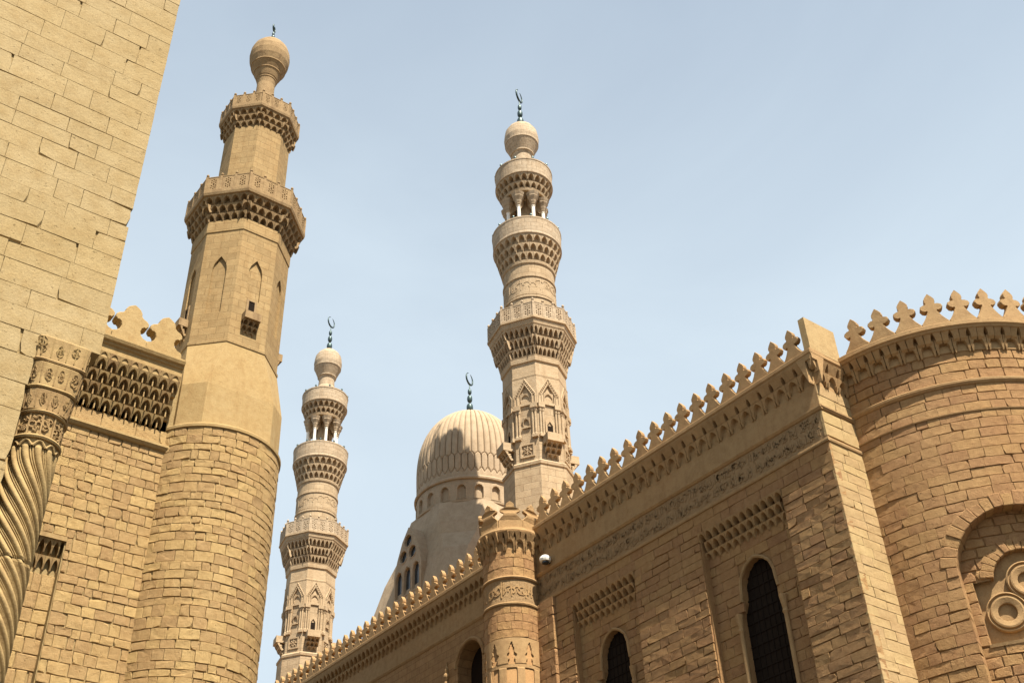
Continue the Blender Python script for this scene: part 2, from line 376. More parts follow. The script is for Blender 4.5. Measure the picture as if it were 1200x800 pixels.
def inscription(mb, S, u0, u1, z0, z1, d=0.035, dens=1.0):   # carved calligraphic band: uprights, bowls and tendrils in relief
    H = z1 - z0; u = u0 + 0.05
    def stroke(pts, wd):
        for (a, b) in zip(pts[:-1], pts[1:]):
            du, dz = b[0] - a[0], b[1] - a[1]; ln = math.hypot(du, dz) or 1; nx, nz_ = -dz / ln * wd, du / ln * wd
            q = [(a[0] - nx, a[1] - nz_), (b[0] - nx, b[1] - nz_), (b[0] + nx, b[1] + nz_), (a[0] + nx, a[1] + nz_)]
            mb.hexa([S(*q[0], -.01), S(*q[1], -.01), S(*q[2], -.01), S(*q[3], -.01), S(*q[0], d), S(*q[1], d), S(*q[2], d), S(*q[3], d)])
    while u < u1 - 0.15:
        t = random.random(); wd = 0.022 + random.random() * 0.012
        if t < 0.45:
            b = z0 + H * random.uniform(.12, .3); stroke([(u, b), (u + random.uniform(-.03, .03), z0 + H * random.uniform(.75, .93))], wd)
            u += random.uniform(.08, .16) / dens
        else:
            r = H * random.uniform(.13, .26); cz = z0 + H * random.uniform(.3, .7); a0 = random.uniform(0, 6.28); sp = random.uniform(2.5, 5)
            cu = min(u + r, u1 - r - .02)
            stroke([(cu + r * math.cos(a0 + sp * i / 6), cz + r * .9 * math.sin(a0 + sp * i / 6)) for i in range(7)], wd)
            u += r * random.uniform(.9, 1.5) / dens

# ------------------------------------------------------------------ ground
g = MB(); g.box(-900, 900, -900, 900, -0.5, 0.0)
go = g.build('ground', 'ground'); go['kind'] = 'structure'

# ------------------------------------------------------------------ yellow foreground wall with the twisted corner column
t = thing('stone_wall', 'tall smooth yellow limestone wall with a twisted column cut into its corner', 'wall', (-4, 27, 0))
c = MB()
c.box(-16, 5.33, 22.05, 34, 17.24, 43); c.box(-16, 4.0, 22.05, 34, 0, 17.24); c.box(4.0, 5.2, 23.05, 34, 0, 17.24)
c.build('wall_core', 'mort_y', t)
S = planeS((0, 22, 0), (1, 0, 0), (0, -1, 0))
ms = Masonry(t, 'stone_block', 'wall_y')
ms.wall(S, -4.2, 5.38, courses(17.22, 34.5, .60, .2), 1.02, gap=.003, bev=.0025, chip=.07, rec=.004, irr=.55, sig=1.5, edge=(5.38,), edge_depth=.6)
ms.wall(S, -2.5, 4.06, courses(9.5, 17.22, .62), 1.05, gap=.003, bev=.0025, chip=.06, rec=.004, irr=.55, sig=1.5, edge=(4.06,), edge_depth=.5)
ms.done()
cc = (4.60, 22.47)
def twist(z0, z1, ph, parent):
    m = MB(); n, nr = 11, 11 * 16
    def P(u, v):
        z = z0 + (z1 - z0) * v; y = 14.55 - z
        tw = 1.62 * (y - .45 * (1 - math.exp(-y / .45)))          # strands leave the head upright and lean over further down
        a = u * 2 * PI + tw; q = (u * n + ph) % 1.0           # mesh lines run along the strands
        # fat convex strand, then two narrow fillets between grooves
        if q < 0.62: h = 0.085 * math.sin(PI * q / 0.62) ** 0.5
        elif q < 0.81: h = 0.045 * math.sin(PI * (q - 0.62) / 0.19) ** 0.6
        else: h = 0.045 * math.sin(PI * (q - 0.81) / 0.19) ** 0.6
        r = 0.425 + h
        e = min(v, 1 - v) * (z1 - z0)
        if e < .02: r -= .02
        return cc[0] + r * math.cos(a), cc[1] + r * math.sin(a), z
    m.grid(P, nr, max(8, int((z1 - z0) / .055)), wrap=True)
    return m.build('column_drum', 'carve_y', parent)
zb = [7.0, 9.6, 12.02, 14.55]
colm = MB(); colm.lathe([(.415, 0), (.415, 14.85)], 24, cc); colm = colm.build('twisted_column', 'carve_y', t)
for i in range(3): twist(zb[i], zb[i + 1] - .012, [0.1, .35, .12][i], colm)
m = MB()                                              # scalloped heads where the strands end
for i in range(11):
    a = 2 * PI * (i + .31 - .12) / 11
    p = [(cc[0] + .485 * math.cos(a + x), cc[1] + .485 * math.sin(a + x), 14.52 + .13 * math.sin(PI * (x + .27) / .54)) for x in [(-.27 + .54 * k / 6) for k in range(7)]]
    m.tube(p, .028, 6)
m.lathe([(.47, 14.52), (.47, 14.70), (.53, 14.70), (.55, 14.74), (.53, 14.78), (.49, 14.79)], 40, cc, cap=False)
m.build('strand_heads', 'carve_y', colm)
cap = MB(); cap.lathe([(.47, 14.78), (.47, 15.30), (.54, 15.31), (.56, 15.345), (.53, 15.38), (.47, 15.39)], 40, cc); cap = cap.build('capital', 'carve_y', t, smooth=False)
m = MB(); Sc = cylS(cc, .47)
for a0 in range(-160, 20, 30):
    u0, u1 = R_(a0) * .47, R_(a0 + 30) * .47
    m.sbox(Sc, u0, u0 + .03, 14.80, 15.30, 0, .04)
    for k in range(9):
        r = random.uniform(.03, .075); cu, cz = random.uniform(u0 + .07, u1 - .04), random.uniform(14.88, 15.22); aa = random.uniform(0, 6)
        m.tube([Sc(cu + r * math.cos(aa + q * .8), cz + r * 1.2 * math.sin(aa + q * .8), .02) for q in range(6)], .02, 5)
m.build('arabesque_band', 'carve_y', cap)
def sqring(hw, z, sq, n=40):
    o = []
    for i in range(n):
        a = 2 * PI * i / n; ca, sa = math.cos(a), math.sin(a)
        k = 1 / ((abs(ca) ** (2 + 10 * sq) + abs(sa) ** (2 + 10 * sq)) ** (1 / (2 + 10 * sq))); o.append((cc[0] + hw * k * ca, cc[1] + hw * k * sa, z))
    return o
def loft(rings):
    m = MB(); n = len(rings[0])
    for r in rings: m.v += r
    for j in range(len(rings) - 1):
        for i in range(n): m.f.append((j * n + i, j * n + (i + 1) % n, (j + 1) * n + (i + 1) % n, (j + 1) * n + i))
    m.f.append(tuple(range(n))[::-1]); m.f.append(tuple((len(rings) - 1) * n + i for i in range(n))); return m
def scrolls(m, z0, z1, hw0, hw1, sq, cnt):
    for i in range(cnt):
        a = -PI * .98 + PI * 1.05 * (i + .5) / cnt
        def pt(da, f, out=.012):
            ca, sa = math.cos(a + da), math.sin(a + da); e = 2 + 10 * sq; k = 1 / ((abs(ca) ** e + abs(sa) ** e) ** (1 / e)); h = (hw0 + (hw1 - hw0) * f + out) * k
            return cc[0] + h * ca, cc[1] + h * sa, z0 + (z1 - z0) * f
        w_ = PI * 1.05 / cnt * .36
        for rep_ in range(3):
            sg = random.choice((-1, 1)); a0 = random.uniform(0, 6.28); sz = random.uniform(.45, .95); cu, cf = random.uniform(-.25, .25) * w_, .5 + random.uniform(-.16, .16)
            m.tube([pt(cu + w_ * sz * math.cos(a0 + sg * q * .75) * (1 - q / 14), cf + .34 * sz * math.sin(a0 + sg * q * .75) * (1 - q / 14), .0) for q in range(11)], .016, 4)
        if random.random() < .7: m.tube([pt(0, .1, .002), pt(random.uniform(-.1, .1) * w_, .9, .002)], .014, 4)
        m.tube([pt(PI * .52 / cnt, .08, .0), pt(PI * .52 / cnt, .92, .0)], .015, 4)
for (z0, z1, h0, h1, sq, cnt) in ((15.39, 15.90, .50, .545, .12, 7), (15.97, 16.55, .53, .585, .3, 7), (16.62, 17.20, .565, .60, .95, 6)):
    m = loft([sqring(h0, z0, sq), sqring((h0 + h1) / 2 - .01, (z0 + z1) / 2, sq), sqring(h1, z1 - .04, sq), sqring(h1 - .03, z1, sq)])
    o = m.build('capital_tier', 'carve_y', cap); 
    m = MB(); scrolls(m, z0, z1, h0, h1, sq, cnt); m.build('scroll_relief', 'carve_y', cap)
m = loft([sqring(.545, 15.90, .15), sqring(.575, 15.93, .15), sqring(.54, 15.97, .2)]); m.build('ring_moulding', 'carve_y', cap)
m = loft([sqring(.585, 16.55, .4), sqring(.60, 16.585, .6), sqring(.57, 16.62, .8)]); m.build('ring_moulding', 'carve_y', cap)

# ------------------------------------------------------------------ bay wall beside the big minaret
t = thing('mosque_wall', 'yellow block wall with deep honeycomb cornice and two big merlons beside the round minaret base', 'wall', (12, 50, 0))
S = planeS((0, 47, 0), (1, 0, 0), (0, -1, 0))
c = MB(); c.box(5, 10.62, 47.06, 62, 0, 25.1); c.box(11.83, 17, 47.06, 54, 0, 25.1); c.box(10.62, 11.83, 47.5, 54, 0, 25.1); c.box(5, 17, 47.06, 54, 25.1, 35.0)
c.build('wall_core', 'mort_y', t)
ms = Masonry(t, 'stone_block', 'bay_y')
ms.wall(S, 8.6, 15.9, courses(14, 30.7, .49, .28), .62, hole=lambda a, b: [(10.6, 11.85)] if a < 25.0 else [], gap=.022, bev=.008, chip=.09, rec=.025, irr=1.7, edge=(10.6, 11.85), edge_depth=.5)
S2 = planeS((0, 47.42, 0), (1, 0, 0), (0, -1, 0))
ms.wall(S2, 10.58, 11.87, courses(14, 23.5, .75, .2), .62, gap=.025, bev=.02, chip=.05, irr=1.4)
ms.wall(S, 8.6, 15.7, courses(31.05, 31.8, .5), 1.2, gap=.015, bev=.012)
ms.done()
m = MB()                                             # niche head
for j in range(2):
    for i in range(4 - j % 2):
        m.cell(planeS((0, 47.45, 0), (1, 0, 0), (0, -1, 0)), 10.76 + .31 * i + (.155 if j % 2 else 0), .31, 23.55 + .72 * j, .72, .0 + .15 * j, .2 + .2 * j)
m.sbox(S, 10.58, 11.87, 24.99, 25.2, -.4, .03); m.build('niche_muqarnas', 'carve_y', t)
m = MB(); m.mould(S, 8.6, 15.9, [(0, 30.68), (.10, 30.72), (.20, 30.86), (.20, 30.98), (.06, 31.06), (-.03, 31.06)]); m.build('string_moulding', 'smooth_y', t)
m = MB(); m.mould(S, 8.4, 15.3, [(-.03, 31.8), (-.03, 32.35), (.10, 32.35), (.10, 32.95), (.32, 32.95), (.32, 33.5), (.54, 33.5), (.54, 34.1), (.98, 34.1), (1.0, 34.82), (1.1, 34.9), (1.1, 34.97), (1.22, 35.05), (1.28, 35.2), (1.28, 35.3), (-.03, 35.3)])
m.build('cornice_body', 'smooth_y', t)
pr = MB(); pr.cell(planeS((0, 0, 0), (1, 0, 0), (0, -1, 0)), 0, .51, 0, .60, 0, .29, leg=.085, na=5, ext=.28, rib=True); first = None
for j in range(4):
    for i in range(14):
        x = 8.65 + .51 * i + (.255 if j % 2 else 0)
        if x > 15.2: continue
        loc = (x, 47 - (.04 + .225 * j), 31.78 + .575 * j)
        if first is None: first = pr.build('muqarnas_cell', 'carve_y', t, origin=(0, 0, 0)); place(first, t, loc)
        else: inst(first, 'muqarnas_cell', t, loc=loc)
sl = MB(); sl.cell(planeS((0, 0, 0), (1, 0, 0), (0, -1, 0)), 0, .51, 0, .34, 0, .10, leg=.2); first = None
for i in range(14):
    x = 8.9 + .51 * i
    if x > 15.1: continue
    loc = (x, 47 - .96, 34.08)
    if first is None: first = sl.build('small_cell', 'carve_y', t, origin=(0, 0, 0)); place(first, t, loc)
    else: inst(first, 'small_cell', t, loc=loc)
for i, x in enumerate((8.9, 10.65, 12.38, 14.12)):
    m = MB(); merlon(m, S, x, 35.3, 2.36, .55, 1.15, BIGH, .80); m.build('merlon', 'smooth_y', t, origin=S(x, 35.3, .85))

# ------------------------------------------------------------------ pieces shared by the minarets
def oct_ap(R): return R * math.cos(PI / 8)
def faceS(c, ap, ang): return planeS((c[0] + ap * math.cos(ang), c[1] + ap * math.sin(ang), 0), (-math.sin(ang), math.cos(ang), 0), (math.cos(ang), math.sin(ang), 0))
def oct_muq(m, c, ph, R0, R1, z0, z1, tiers, nper):
    a0, a1 = oct_ap(R0), oct_ap(R1); h = (z1 - z0) / tiers; prof = []
    for i in range(tiers):
        ai = a0 + (a1 - a0) * i / tiers; ao = a0 + (a1 - a0) * (i + 1) / tiers
        ab = (ai - 1.0 * (ao - ai)) / math.cos(PI / 8); prof += [(ab, z0 + h * i), (ab, z0 + h * (i + 1))]
        for k in range(8):
            ang = ph + PI / 8 + k * PI / 4; Sf = faceS(c, ai, ang); n = nper + (i % 2); W = 2 * ao * math.tan(PI / 8); w_ = W / nper
            for q in range(n):
                m.cell(Sf, (q - (n - 1) / 2) * w_ * (0.985 if n > nper else 1), w_, z0 + h * i - .04 * h, h * 1.03, -.02, ao - ai)
    prof += [(a1 / math.cos(PI / 8), z1)]; m.lathe(prof, 8, c, ph)
def cyl_muq(m, c, r0, r1, z0, z1, tiers, n):
    h = (z1 - z0) / tiers; prof = []
    for i in range(tiers):
        ri, ro = r0 + (r1 - r0) * i / tiers, r0 + (r1 - r0) * (i + 1) / tiers
        rb = ri - 1.0 * (ro - ri); prof += [(rb, z0 + h * i), (rb, z0 + h * (i + 1))]
        Sx = cylS(c, ri)
        for k in range(n): m.cell(Sx, 2 * PI * ri * (k + (.5 if i % 2 else 0)) / n, 2 * PI * ri / n, z0 + h * i - .04 * h, h * 1.03, -.02, ro - ri)
    prof += [(r1, z1)]; m.lathe(prof, 48, c)
def panel_mb(w_, h, th=.10, holes=2):
    Sp = planeS((0, 0, 0), (0, 1, 0), (1, 0, 0)); m = MB(); hs = []
    def poly(u, z, r, n, a0=0): return [(u + r * math.cos(a0 - 2 * PI * i / n), z + r * 1.1 * math.sin(a0 - 2 * PI * i / n)) for i in range(n)]
    for j in range(holes):                    # pierced rosettes, six petals round a centre
        cz = h * (.12 + .76 * (j + .5) / holes); R = min(w_ * .33, h * .76 / holes * .36)
        hs.append(poly(0, cz, R * .30, 6))
        for k in range(6): hs.append(poly(R * math.cos(k * PI / 3 + PI / 6), cz + R * 1.1 * math.sin(k * PI / 3 + PI / 6), R * .36, 5, k * PI / 3 + PI / 6))
    m.plate(Sp, [(-w_ / 2, 0), (w_ / 2, 0), (w_ / 2, h), (-w_ / 2, h)], hs, -th / 2, th / 2, back=True)
    m.sbox(Sp, -w_ / 2, w_ / 2, h, h + .05, -th * .7, th * .7)
    return m
def post_mb(h, w_=.14):
    m = MB(); m.box(-w_ / 2, w_ / 2, -w_ / 2, w_ / 2, 0, h + .10)
    m.lathe([(.03, h + .10), (.05, h + .14), (.085, h + .20), (.085, h + .26), (.05, h + .32), (.01, h + .36)], 8); return m
def balustrade(parent, c, ph, R, z, h, nper, mat):
    ap = oct_ap(R); W = 2 * ap * math.tan(PI / 8); w_ = (W - .06) / nper; fp = fq = None
    for k in range(8):
        ang = ph + PI / 8 + k * PI / 4; Sf = faceS(c, ap, ang)
        for q in range(nper):
            loc = Sf((q - (nper - 1) / 2) * w_, z, -.07)
            if fp is None: fp = panel_mb(w_ - .13, h).build('balustrade_panel', mat, parent, origin=(0, 0, 0)); place(fp, parent, loc); fp.rotation_euler.z = ang
            else: inst(fp, 'balustrade_panel', parent, loc=loc, rz=ang)
            loc = Sf((q - nper / 2) * w_, z, -.07)
            if fq is None: fq = post_mb(h).build('balustrade_post', mat, parent, origin=(0, 0, 0)); place(fq, parent, loc); fq.rotation_euler.z = ang
            else: inst(fq, 'balustrade_post', parent, loc=loc, rz=ang)
def finial(parent, c, z0, z1, rk=.22, az=0.6, tilt=.2):
    H = z1 - z0; m = MB()
    rc = H * .135; zc = z1 - rc
    prof = [(.10, z0 - .1), (.07, z0 + .02 * H)]
    zz = z0 + .04 * H
    for k, (r, hh) in enumerate(((rk, .20), (rk * .8, .17), (rk * .6, .13))):
        z_a = zz; z_b = zz + hh * H
        for q in range(9):
            a = PI * q / 8; prof.append((.045 + (r - .045) * math.sin(a) ** .8, z_a + (z_b - z_a) * (.5 - .5 * math.cos(a))))
        zz = z_b + .03 * H
    prof += [(.04, zz), (.03, zc - rc * .8)]
    m.lathe(prof, 14, c); stem = m.build('finial', 'verdi', parent, smooth=True)
    m = MB(); tx, ty = math.cos(az), math.sin(az)
    pts = []; rad = []
    for q in range(23):
        a = PI / 2 + .28 + (2 * PI - .56) * q / 22
        pts.append((c[0] + tx * rc * math.cos(a), c[1] + ty * rc * math.cos(a), zc + rc * math.sin(a)))
        rad.append(.02 + .055 * math.sin(PI * q / 22))
    m.tube(pts, rad, 8); m.build('crescent', 'verdi', stem, smooth=True)

# ------------------------------------------------------------------ big yellow minaret of the left mosque
c = (18.4, 48.6); PH = R_(-112.5)
t = thing('minaret', 'massive yellow octagonal minaret with bulb top rising from a round block-built base', 'minaret', (c[0], c[1], 0), 'minarets')
m = MB(); m.lathe([(3.33, 0), (3.33, 32.0)], 64, c); m.build('base_core', 'mort_y', t, smooth=True)
ms = Masonry(t, 'stone_block', 'bay_y'); Sc = cylS(c, 3.4)
ms.wall(Sc, R_(-192) * 3.4, R_(-5) * 3.4, courses(15, 31.9, .43, .25), .66, gap=.012, bev=.007, chip=.13, rec=.03, irr=1.8, sig=.9)
ms.done()
m = MB(); m.lathe([(3.38, 31.88), (3.46, 31.92), (3.47, 32.06), (3.40, 32.14), (3.02, 32.2)], 72, c, cap=False); m.build('ledge', 'smooth_y', t)
def sq8(h, ch, z):
    q = h - ch; return [(c[0] + x, c[1] + y, z) for x, y in ((h, -q), (h, q), (q, h), (-q, h), (-h, q), (-h, -q), (-q, -h), (q, -h))]
m = loft([sq8(2.78, .95, 32.1), sq8(2.76, .95, 34.6), sq8(2.56, 1.50, 37.55), sq8(2.56, 1.50, 37.7)])
m.build('transition_block', 'smooth_y', t)
m = MB(); R0 = 2.62
m.lathe([(R0, 37.5), (R0, 46.2)], 8, c, PH); shaft = m.build('octagonal_shaft', 'oct_y', t)
m = MB(); m.lathe([(2.76, 37.5), (2.82, 37.55), (2.82, 37.7), (2.76, 37.76)], 8, c, PH, cap=False); m.build('string_moulding', 'oct_y', shaft)
m = MB(); m.lathe([(2.74, 45.35), (2.80, 45.4), (2.80, 46.2)], 8, c, PH, cap=False); m.build('string_moulding', 'oct_y', shaft)
for k in range(8):
    ang = PH + PI / 8 + k * PI / 4; Sf = faceS(c, oct_ap(R0), ang); W = oct_ap(R0 + .13) * math.tan(PI / 8)
    m = MB(); win = (k % 2 == 0)
    nz0, nw = (40.75, .40) if win else (39.6, .42)
    hole = [(-nw, nz0), (-nw, 42.5)] + [(-nw * .96, 42.75), (-nw * .78, 43.05), (-nw * .4, 43.3), (0, 43.55), (nw * .4, 43.3), (nw * .78, 43.05), (nw * .96, 42.75)] + [(nw, 42.5), (nw, nz0)]
    hole = hole[::-1]
    m.plate(Sf, [(-W, 37.7), (W, 37.7), (W, 45.4), (-W, 45.4)], [hole], 0, .12)
    o = m.build('face_panel', 'oct_y', shaft)
    if win:
        m = MB(); m.plate(Sf, [(-.3, 39.75), (.3, 39.75), (.3, 40.72), (-.3, 40.72)], [[(-.17, 39.85), (-.17, 40.62), (.17, 40.62), (.17, 39.85)]], .1, .17); fr = m.build('window_frame', 'min_y', t)
        m = MB(); m.sbox(Sf, -.17, .17, 39.85, 40.62, .10, .135); m.build('window_opening', 'dark', fr)
        m = MB(); m.sbox(Sf, -.46, .46, 39.15, 39.3, .05, .62); m.sbox(Sf, -.46, .46, 39.3, 39.62, .56, .62); m.sbox(Sf, -.46, -.40, 39.3, 39.62, .1, .56); m.sbox(Sf, .40, .46, 39.3, 39.62, .1, .56)
        for j in range(3):
            for q in range(3 - (j == 0)): m.cell(Sf, (q - (2 - (j == 0)) / 2) * .30, .30, 38.25 + .3 * j, .31, .08 + .14 * j, .22 + .14 * j)
        m.build('window_balcony', 'min_y', t)
m = MB(); oct_muq(m, c, PH, 2.78, 3.36, 46.15, 47.7, 3, 5); o = m.build('muqarnas', 'min_y', t); o['kind'] = 'stuff'
m = MB(); m.lathe([(3.36, 47.7), (3.46, 47.74), (3.5, 47.9), (3.5, 48.1), (0.5, 48.12)], 8, c, PH); m.build('balcony_floor', 'min_y', t)
balustrade(t, c, PH, 3.47, 48.08, 1.02, 3, 'min_y')
m = MB(); m.lathe([(2.02, 48.1), (1.98, 54.7)], 8, c, PH); m.build('upper_shaft', 'oct_y', t)
m = MB(); oct_muq(m, c, PH, 2.02, 2.40, 54.65, 55.95, 3, 4); o = m.build('muqarnas', 'min_y', t); o['kind'] = 'stuff'
m = MB(); m.lathe([(2.40, 55.95), (2.47, 56.0), (2.5, 56.15), (2.5, 56.35), (.5, 56.37)], 8, c, PH); m.build('balcony_floor', 'min_y', t)
balustrade(t, c, PH, 2.47, 56.33, .78, 3, 'min_y')
bulb = [(.95, 56.3), (.9, 57.2), (.66, 57.6), (.60, 58.6), (.57, 60.4), (.62, 60.8), (.66, 60.85), (.66, 60.95), (.70, 61.0), (.86, 61.5), (.90, 61.52), (.90, 61.6), (1.10, 62.05), (1.14, 62.07), (1.14, 62.15), (1.27, 62.6), (1.32, 63.1), (1.28, 63.6), (1.14, 64.05), (.9, 64.42), (.55, 64.7), (.2, 64.86), (.05, 64.9)]
m = MB(); m.lathe(bulb, 40, c); m.build('bulb', 'min_y', t, smooth=False)
finial(t, c, 64.85, 66.7, .15, az=.9)

# ------------------------------------------------------------------ the twin pale minarets of the right mosque
c = (34.86, 42.56); PH = R_(-126); PH0 = PH
t = thing('minaret', 'pale slender minaret with colonnaded top standing between the ribbed dome and the crenellated brown wall', 'minaret', (c[0], c[1], 25.3), 'minarets')
mid = t
m = MB(); m.lathe([(2.02, 25.3), (1.98, 33.1), (2.04, 33.14), (2.06, 33.3), (1.95, 33.42), (1.80, 33.46), (1.80, 37.0)], 8, c, PH); sh = m.build('octagonal_shaft', 'pale_br', t)
m = MB(); m.lathe([(1.80, 37.0), (1.80, 38.9), (1.90, 38.95), (1.92, 39.05), (1.86, 39.1), (1.86, 39.95), (1.95, 40.02), (1.97, 40.25), (1.97, 40.4)], 8, c, PH); m.build('upper_octagon', 'pale', sh)
ap = oct_ap(1.80)
for k in range(8):
    ang = PH + PI / 8 + k * PI / 4; Sf = faceS(c, ap, ang); W = (ap + .1) * math.tan(PI / 8); win = (k % 2 == 0)
    m = MB()
    hl = [(-.34, 37.25), (-.34, 37.8), (-.2, 38.12), (0, 38.4), (.2, 38.12), (.34, 37.8), (.34, 37.25)][::-1]
    m.plate(Sf, [(-W, 37.08), (W, 37.08), (W, 38.93), (-W, 38.93)], [hl], -.01, .09)
    for a, b in (((-.62, 37.75), (0, 38.85)), ((0, 38.85), (.62, 37.75)), ((-.44, 37.7), (0, 38.52)), ((0, 38.52), (.44, 37.7)), ((-.62, 37.1), (-.62, 37.75)), ((.62, 37.1), (.62, 37.75)), ((-.44, 37.1), (-.44, 37.7)), ((.44, 37.1), (.44, 37.7))):
        m.tube([Sf(*a, .1), Sf(*b, .1)], .045, 5)
    for q in range(7):                                       # stepped voussoir teeth of the hood
        for s_ in (-1, 1):
            f = q / 7; m.sbox(Sf, s_ * (.53 - .53 * f) - .03, s_ * (.53 - .53 * f) + .03, 37.72 + .98 * f, 37.80 + .98 * f, .08, .15)
    m.cell(Sf, 0, .62, 37.28, .6, -.0, .085)
    m.build('arch_panel', 'pale', sh)
    m = MB()
    for s_ in (-1, 1):
        for du in (.40, .56):
            p = Sf(s_ * du, 0, .06); m.lathe([(.10, 35.02), (.10, 35.12), (.065, 35.18), (.062, 36.55), (.09, 36.62), (.105, 36.75), (.105, 36.82)], 8, (p[0], p[1]))
        m.sbox(Sf, s_ * .5 - .19, s_ * .5 + .19, 36.8, 37.1, 0, .20); m.sbox(Sf, s_ * .5 - .17, s_ * .5 + .17, 34.9, 35.04, 0, .17)
    m.build('engaged_columns', 'pale', sh)
    m = MB()
    if win:
        m.plate(Sf, [(-.28, 34.6), (.28, 34.6), (.28, 36.0), (0, 36.35), (-.28, 36.0)], [[(-.17, 34.7), (-.17, 35.75), (0, 36.0), (.17, 35.75), (.17, 34.7)]], 0, .07); fr = m.build('window_frame', 'pale', t)
        m = MB(); m.sbox(Sf, -.17, .17, 34.7, 35.72, .0, .03); m.build('window_opening', 'dark', fr)
        m = MB(); m.sbox(Sf, -.48, .48, 34.42, 34.52, .0, .66)
        m.sbox(Sf, -.48, .48, 34.52, 34.92, .60, .66); m.sbox(Sf, -.48, -.42, 34.52, 34.92, 0, .6); m.sbox(Sf, .42, .48, 34.52, 34.92, 0, .6)
        for j in range(3):
            for q in range(3 - (j == 0)): m.cell(Sf, (q - (2 - (j == 0)) / 2) * .31, .31, 33.55 + .29 * j, .30, .0 + .18 * j, .2 + .18 * j)
        m.build('window_balcony', 'pale', t)
    else:
        m.plate(Sf, [(-.42, 33.75), (.42, 33.75), (.42, 34.6), (-.42, 34.6)], [[(-.33, 33.84), (-.33, 34.51), (.33, 34.51), (.33, 33.84)]], 0, .07)
        for q in range(8):
            a = q * PI / 4; m.tube([Sf(0, 34.175, .03), Sf(.28 * math.cos(a), 34.175 + .28 * math.sin(a), .03)], .032, 4)
        m.tube([Sf(.19 * math.cos(q * PI / 4), 34.175 + .19 * math.sin(q * PI / 4), .03) for q in range(8)], .03, 4, closed=True)
        m.build('rosette_panel', 'pale', t)
        m = MB(); m.cell(Sf, 0, .42, 35.75, .5, 0, .12); m.sbox(Sf, -.24, .24, 35.6, 35.68, 0, .1); m.build('small_niche', 'pale', t)
m = MB(); m.lathe([(1.97, 40.3), (2.0, 40.4)], 8, c, PH, cap=False); oct_muq(m, c, PH, 1.92, 2.52, 40.35, 42.2, 3, 6); o = m.build('muqarnas', 'pale', t); o['kind'] = 'stuff'
m = MB(); m.lathe([(2.52, 42.2), (2.56, 42.25), (2.62, 42.55), (2.70, 42.58), (2.70, 42.72), (.5, 42.74)], 8, c, PH); m.build('balcony_floor', 'pale', t)
balustrade(t, c, PH, 2.66, 42.7, 1.02, 3, 'pale_lt')
m = MB(); m.lathe([(1.62, 42.7), (1.62, 44.9), (1.68, 44.92), (1.68, 45.05), (1.6, 45.08), (1.6, 45.15), (1.62, 45.18), (1.60, 46.5), (1.66, 46.54), (1.66, 46.66), (1.6, 46.7), (1.60, 47.5), (1.68, 47.6), (1.70, 47.8)], 48, c); m.build('round_shaft', 'pale_br', t)
m = MB(); Sx = cylS(c, 1.6); inscription(m, Sx, 0, 2 * PI * 1.6, 45.2, 46.5, .03, .9); o = m.build('carved_band', 'pale', t); o['kind'] = 'stuff'
m = MB(); cyl_muq(m, c, 1.68, 2.14, 47.75, 49.6, 3, 26); o = m.build('muqarnas', 'pale', t); o['kind'] = 'stuff'
def knobs(n, r, z, mat):
    f = None
    for k in range(n):
        a = 2 * PI * k / n; loc = (c[0] + r * math.cos(a), c[1] + r * math.sin(a), z)
        if f is None:
            mm = MB(); mm.lathe([(.05, -.02), (.05, .06), (.085, .12), (.08, .19), (.03, .26)], 8); f = mm.build('knob', mat, t, origin=(0, 0, 0)); place(f, t, loc)
        else: inst(f, 'knob', t, loc=loc)
m = MB(); m.lathe([(2.14, 49.6), (2.2, 49.64), (2.2, 49.75), (2.17, 49.8), (2.22, 50.85), (2.24, 50.88), (2.24, 50.98), (2.08, 50.98), (2.06, 50.4), (.3, 50.4)], 48, c); m.build('parapet', 'pale_lt', t)
knobs(12, 2.16, 50.97, 'verdi')
m = MB(); m.lathe([(.42, 50.4), (.42, 54.4)], 12, c); m.build('inner_shaft', 'pale', t)
f = None
for k in range(8):
    a = PH + PI / 8 + k * PI / 4; loc = (c[0] + 1.22 * math.cos(a), c[1] + 1.22 * math.sin(a), 50.4)
    if f is None:
        mm = MB(); mm.lathe([(.19, 0), (.19, .3), (.13, .36), (.115, 2.35), (.15, 2.4), (.13, 2.45)], 12); f = mm.build('column', 'white', t, origin=(0, 0, 0)); place(f, t, loc)
        mm = MB(); mm.lathe([(.13, 2.42), (.2, 2.55), (.16, 2.6), (.24, 2.8), (.22, 2.84), (.38, 3.15), (.36, 3.2), (.46, 3.45)], 8, (0, 0), PI / 8); fc = mm.build('column_capital', 'pale_lt', f, origin=(0, 0, 0)); place(fc, f, loc); fcap = fc
    else:
        o = inst(f, 'column', t, loc=loc); inst(fcap, 'column_capital', o, loc=loc)
m = MB(); Sx = cylS(c, 1.05)
for k in range(8): m.cell(Sx, 1.05 * (PH + k * PI / 4), 1.05 * PI / 4, 52.75, 1.5, 0, .42, leg=.12, na=6)
m.lathe([(1.05, 53.95), (1.45, 53.98), (1.5, 54.15), (.3, 54.2)], 48, c)
cyl_muq(m, c, 1.46, 1.86, 54.1, 55.2, 2, 24); o = m.build('arcade', 'pale', t)
m = MB(); m.lathe([(1.84, 55.2), (1.92, 55.24), (1.92, 55.36), (1.87, 55.4), (1.91, 56.35), (1.94, 56.38), (1.94, 56.48), (1.8, 56.5), (1.78, 56.3), (1.0, 56.3)], 48, c); m.build('upper_parapet', 'pale_lt', t)
knobs(10, 1.87, 56.48, 'verdi')
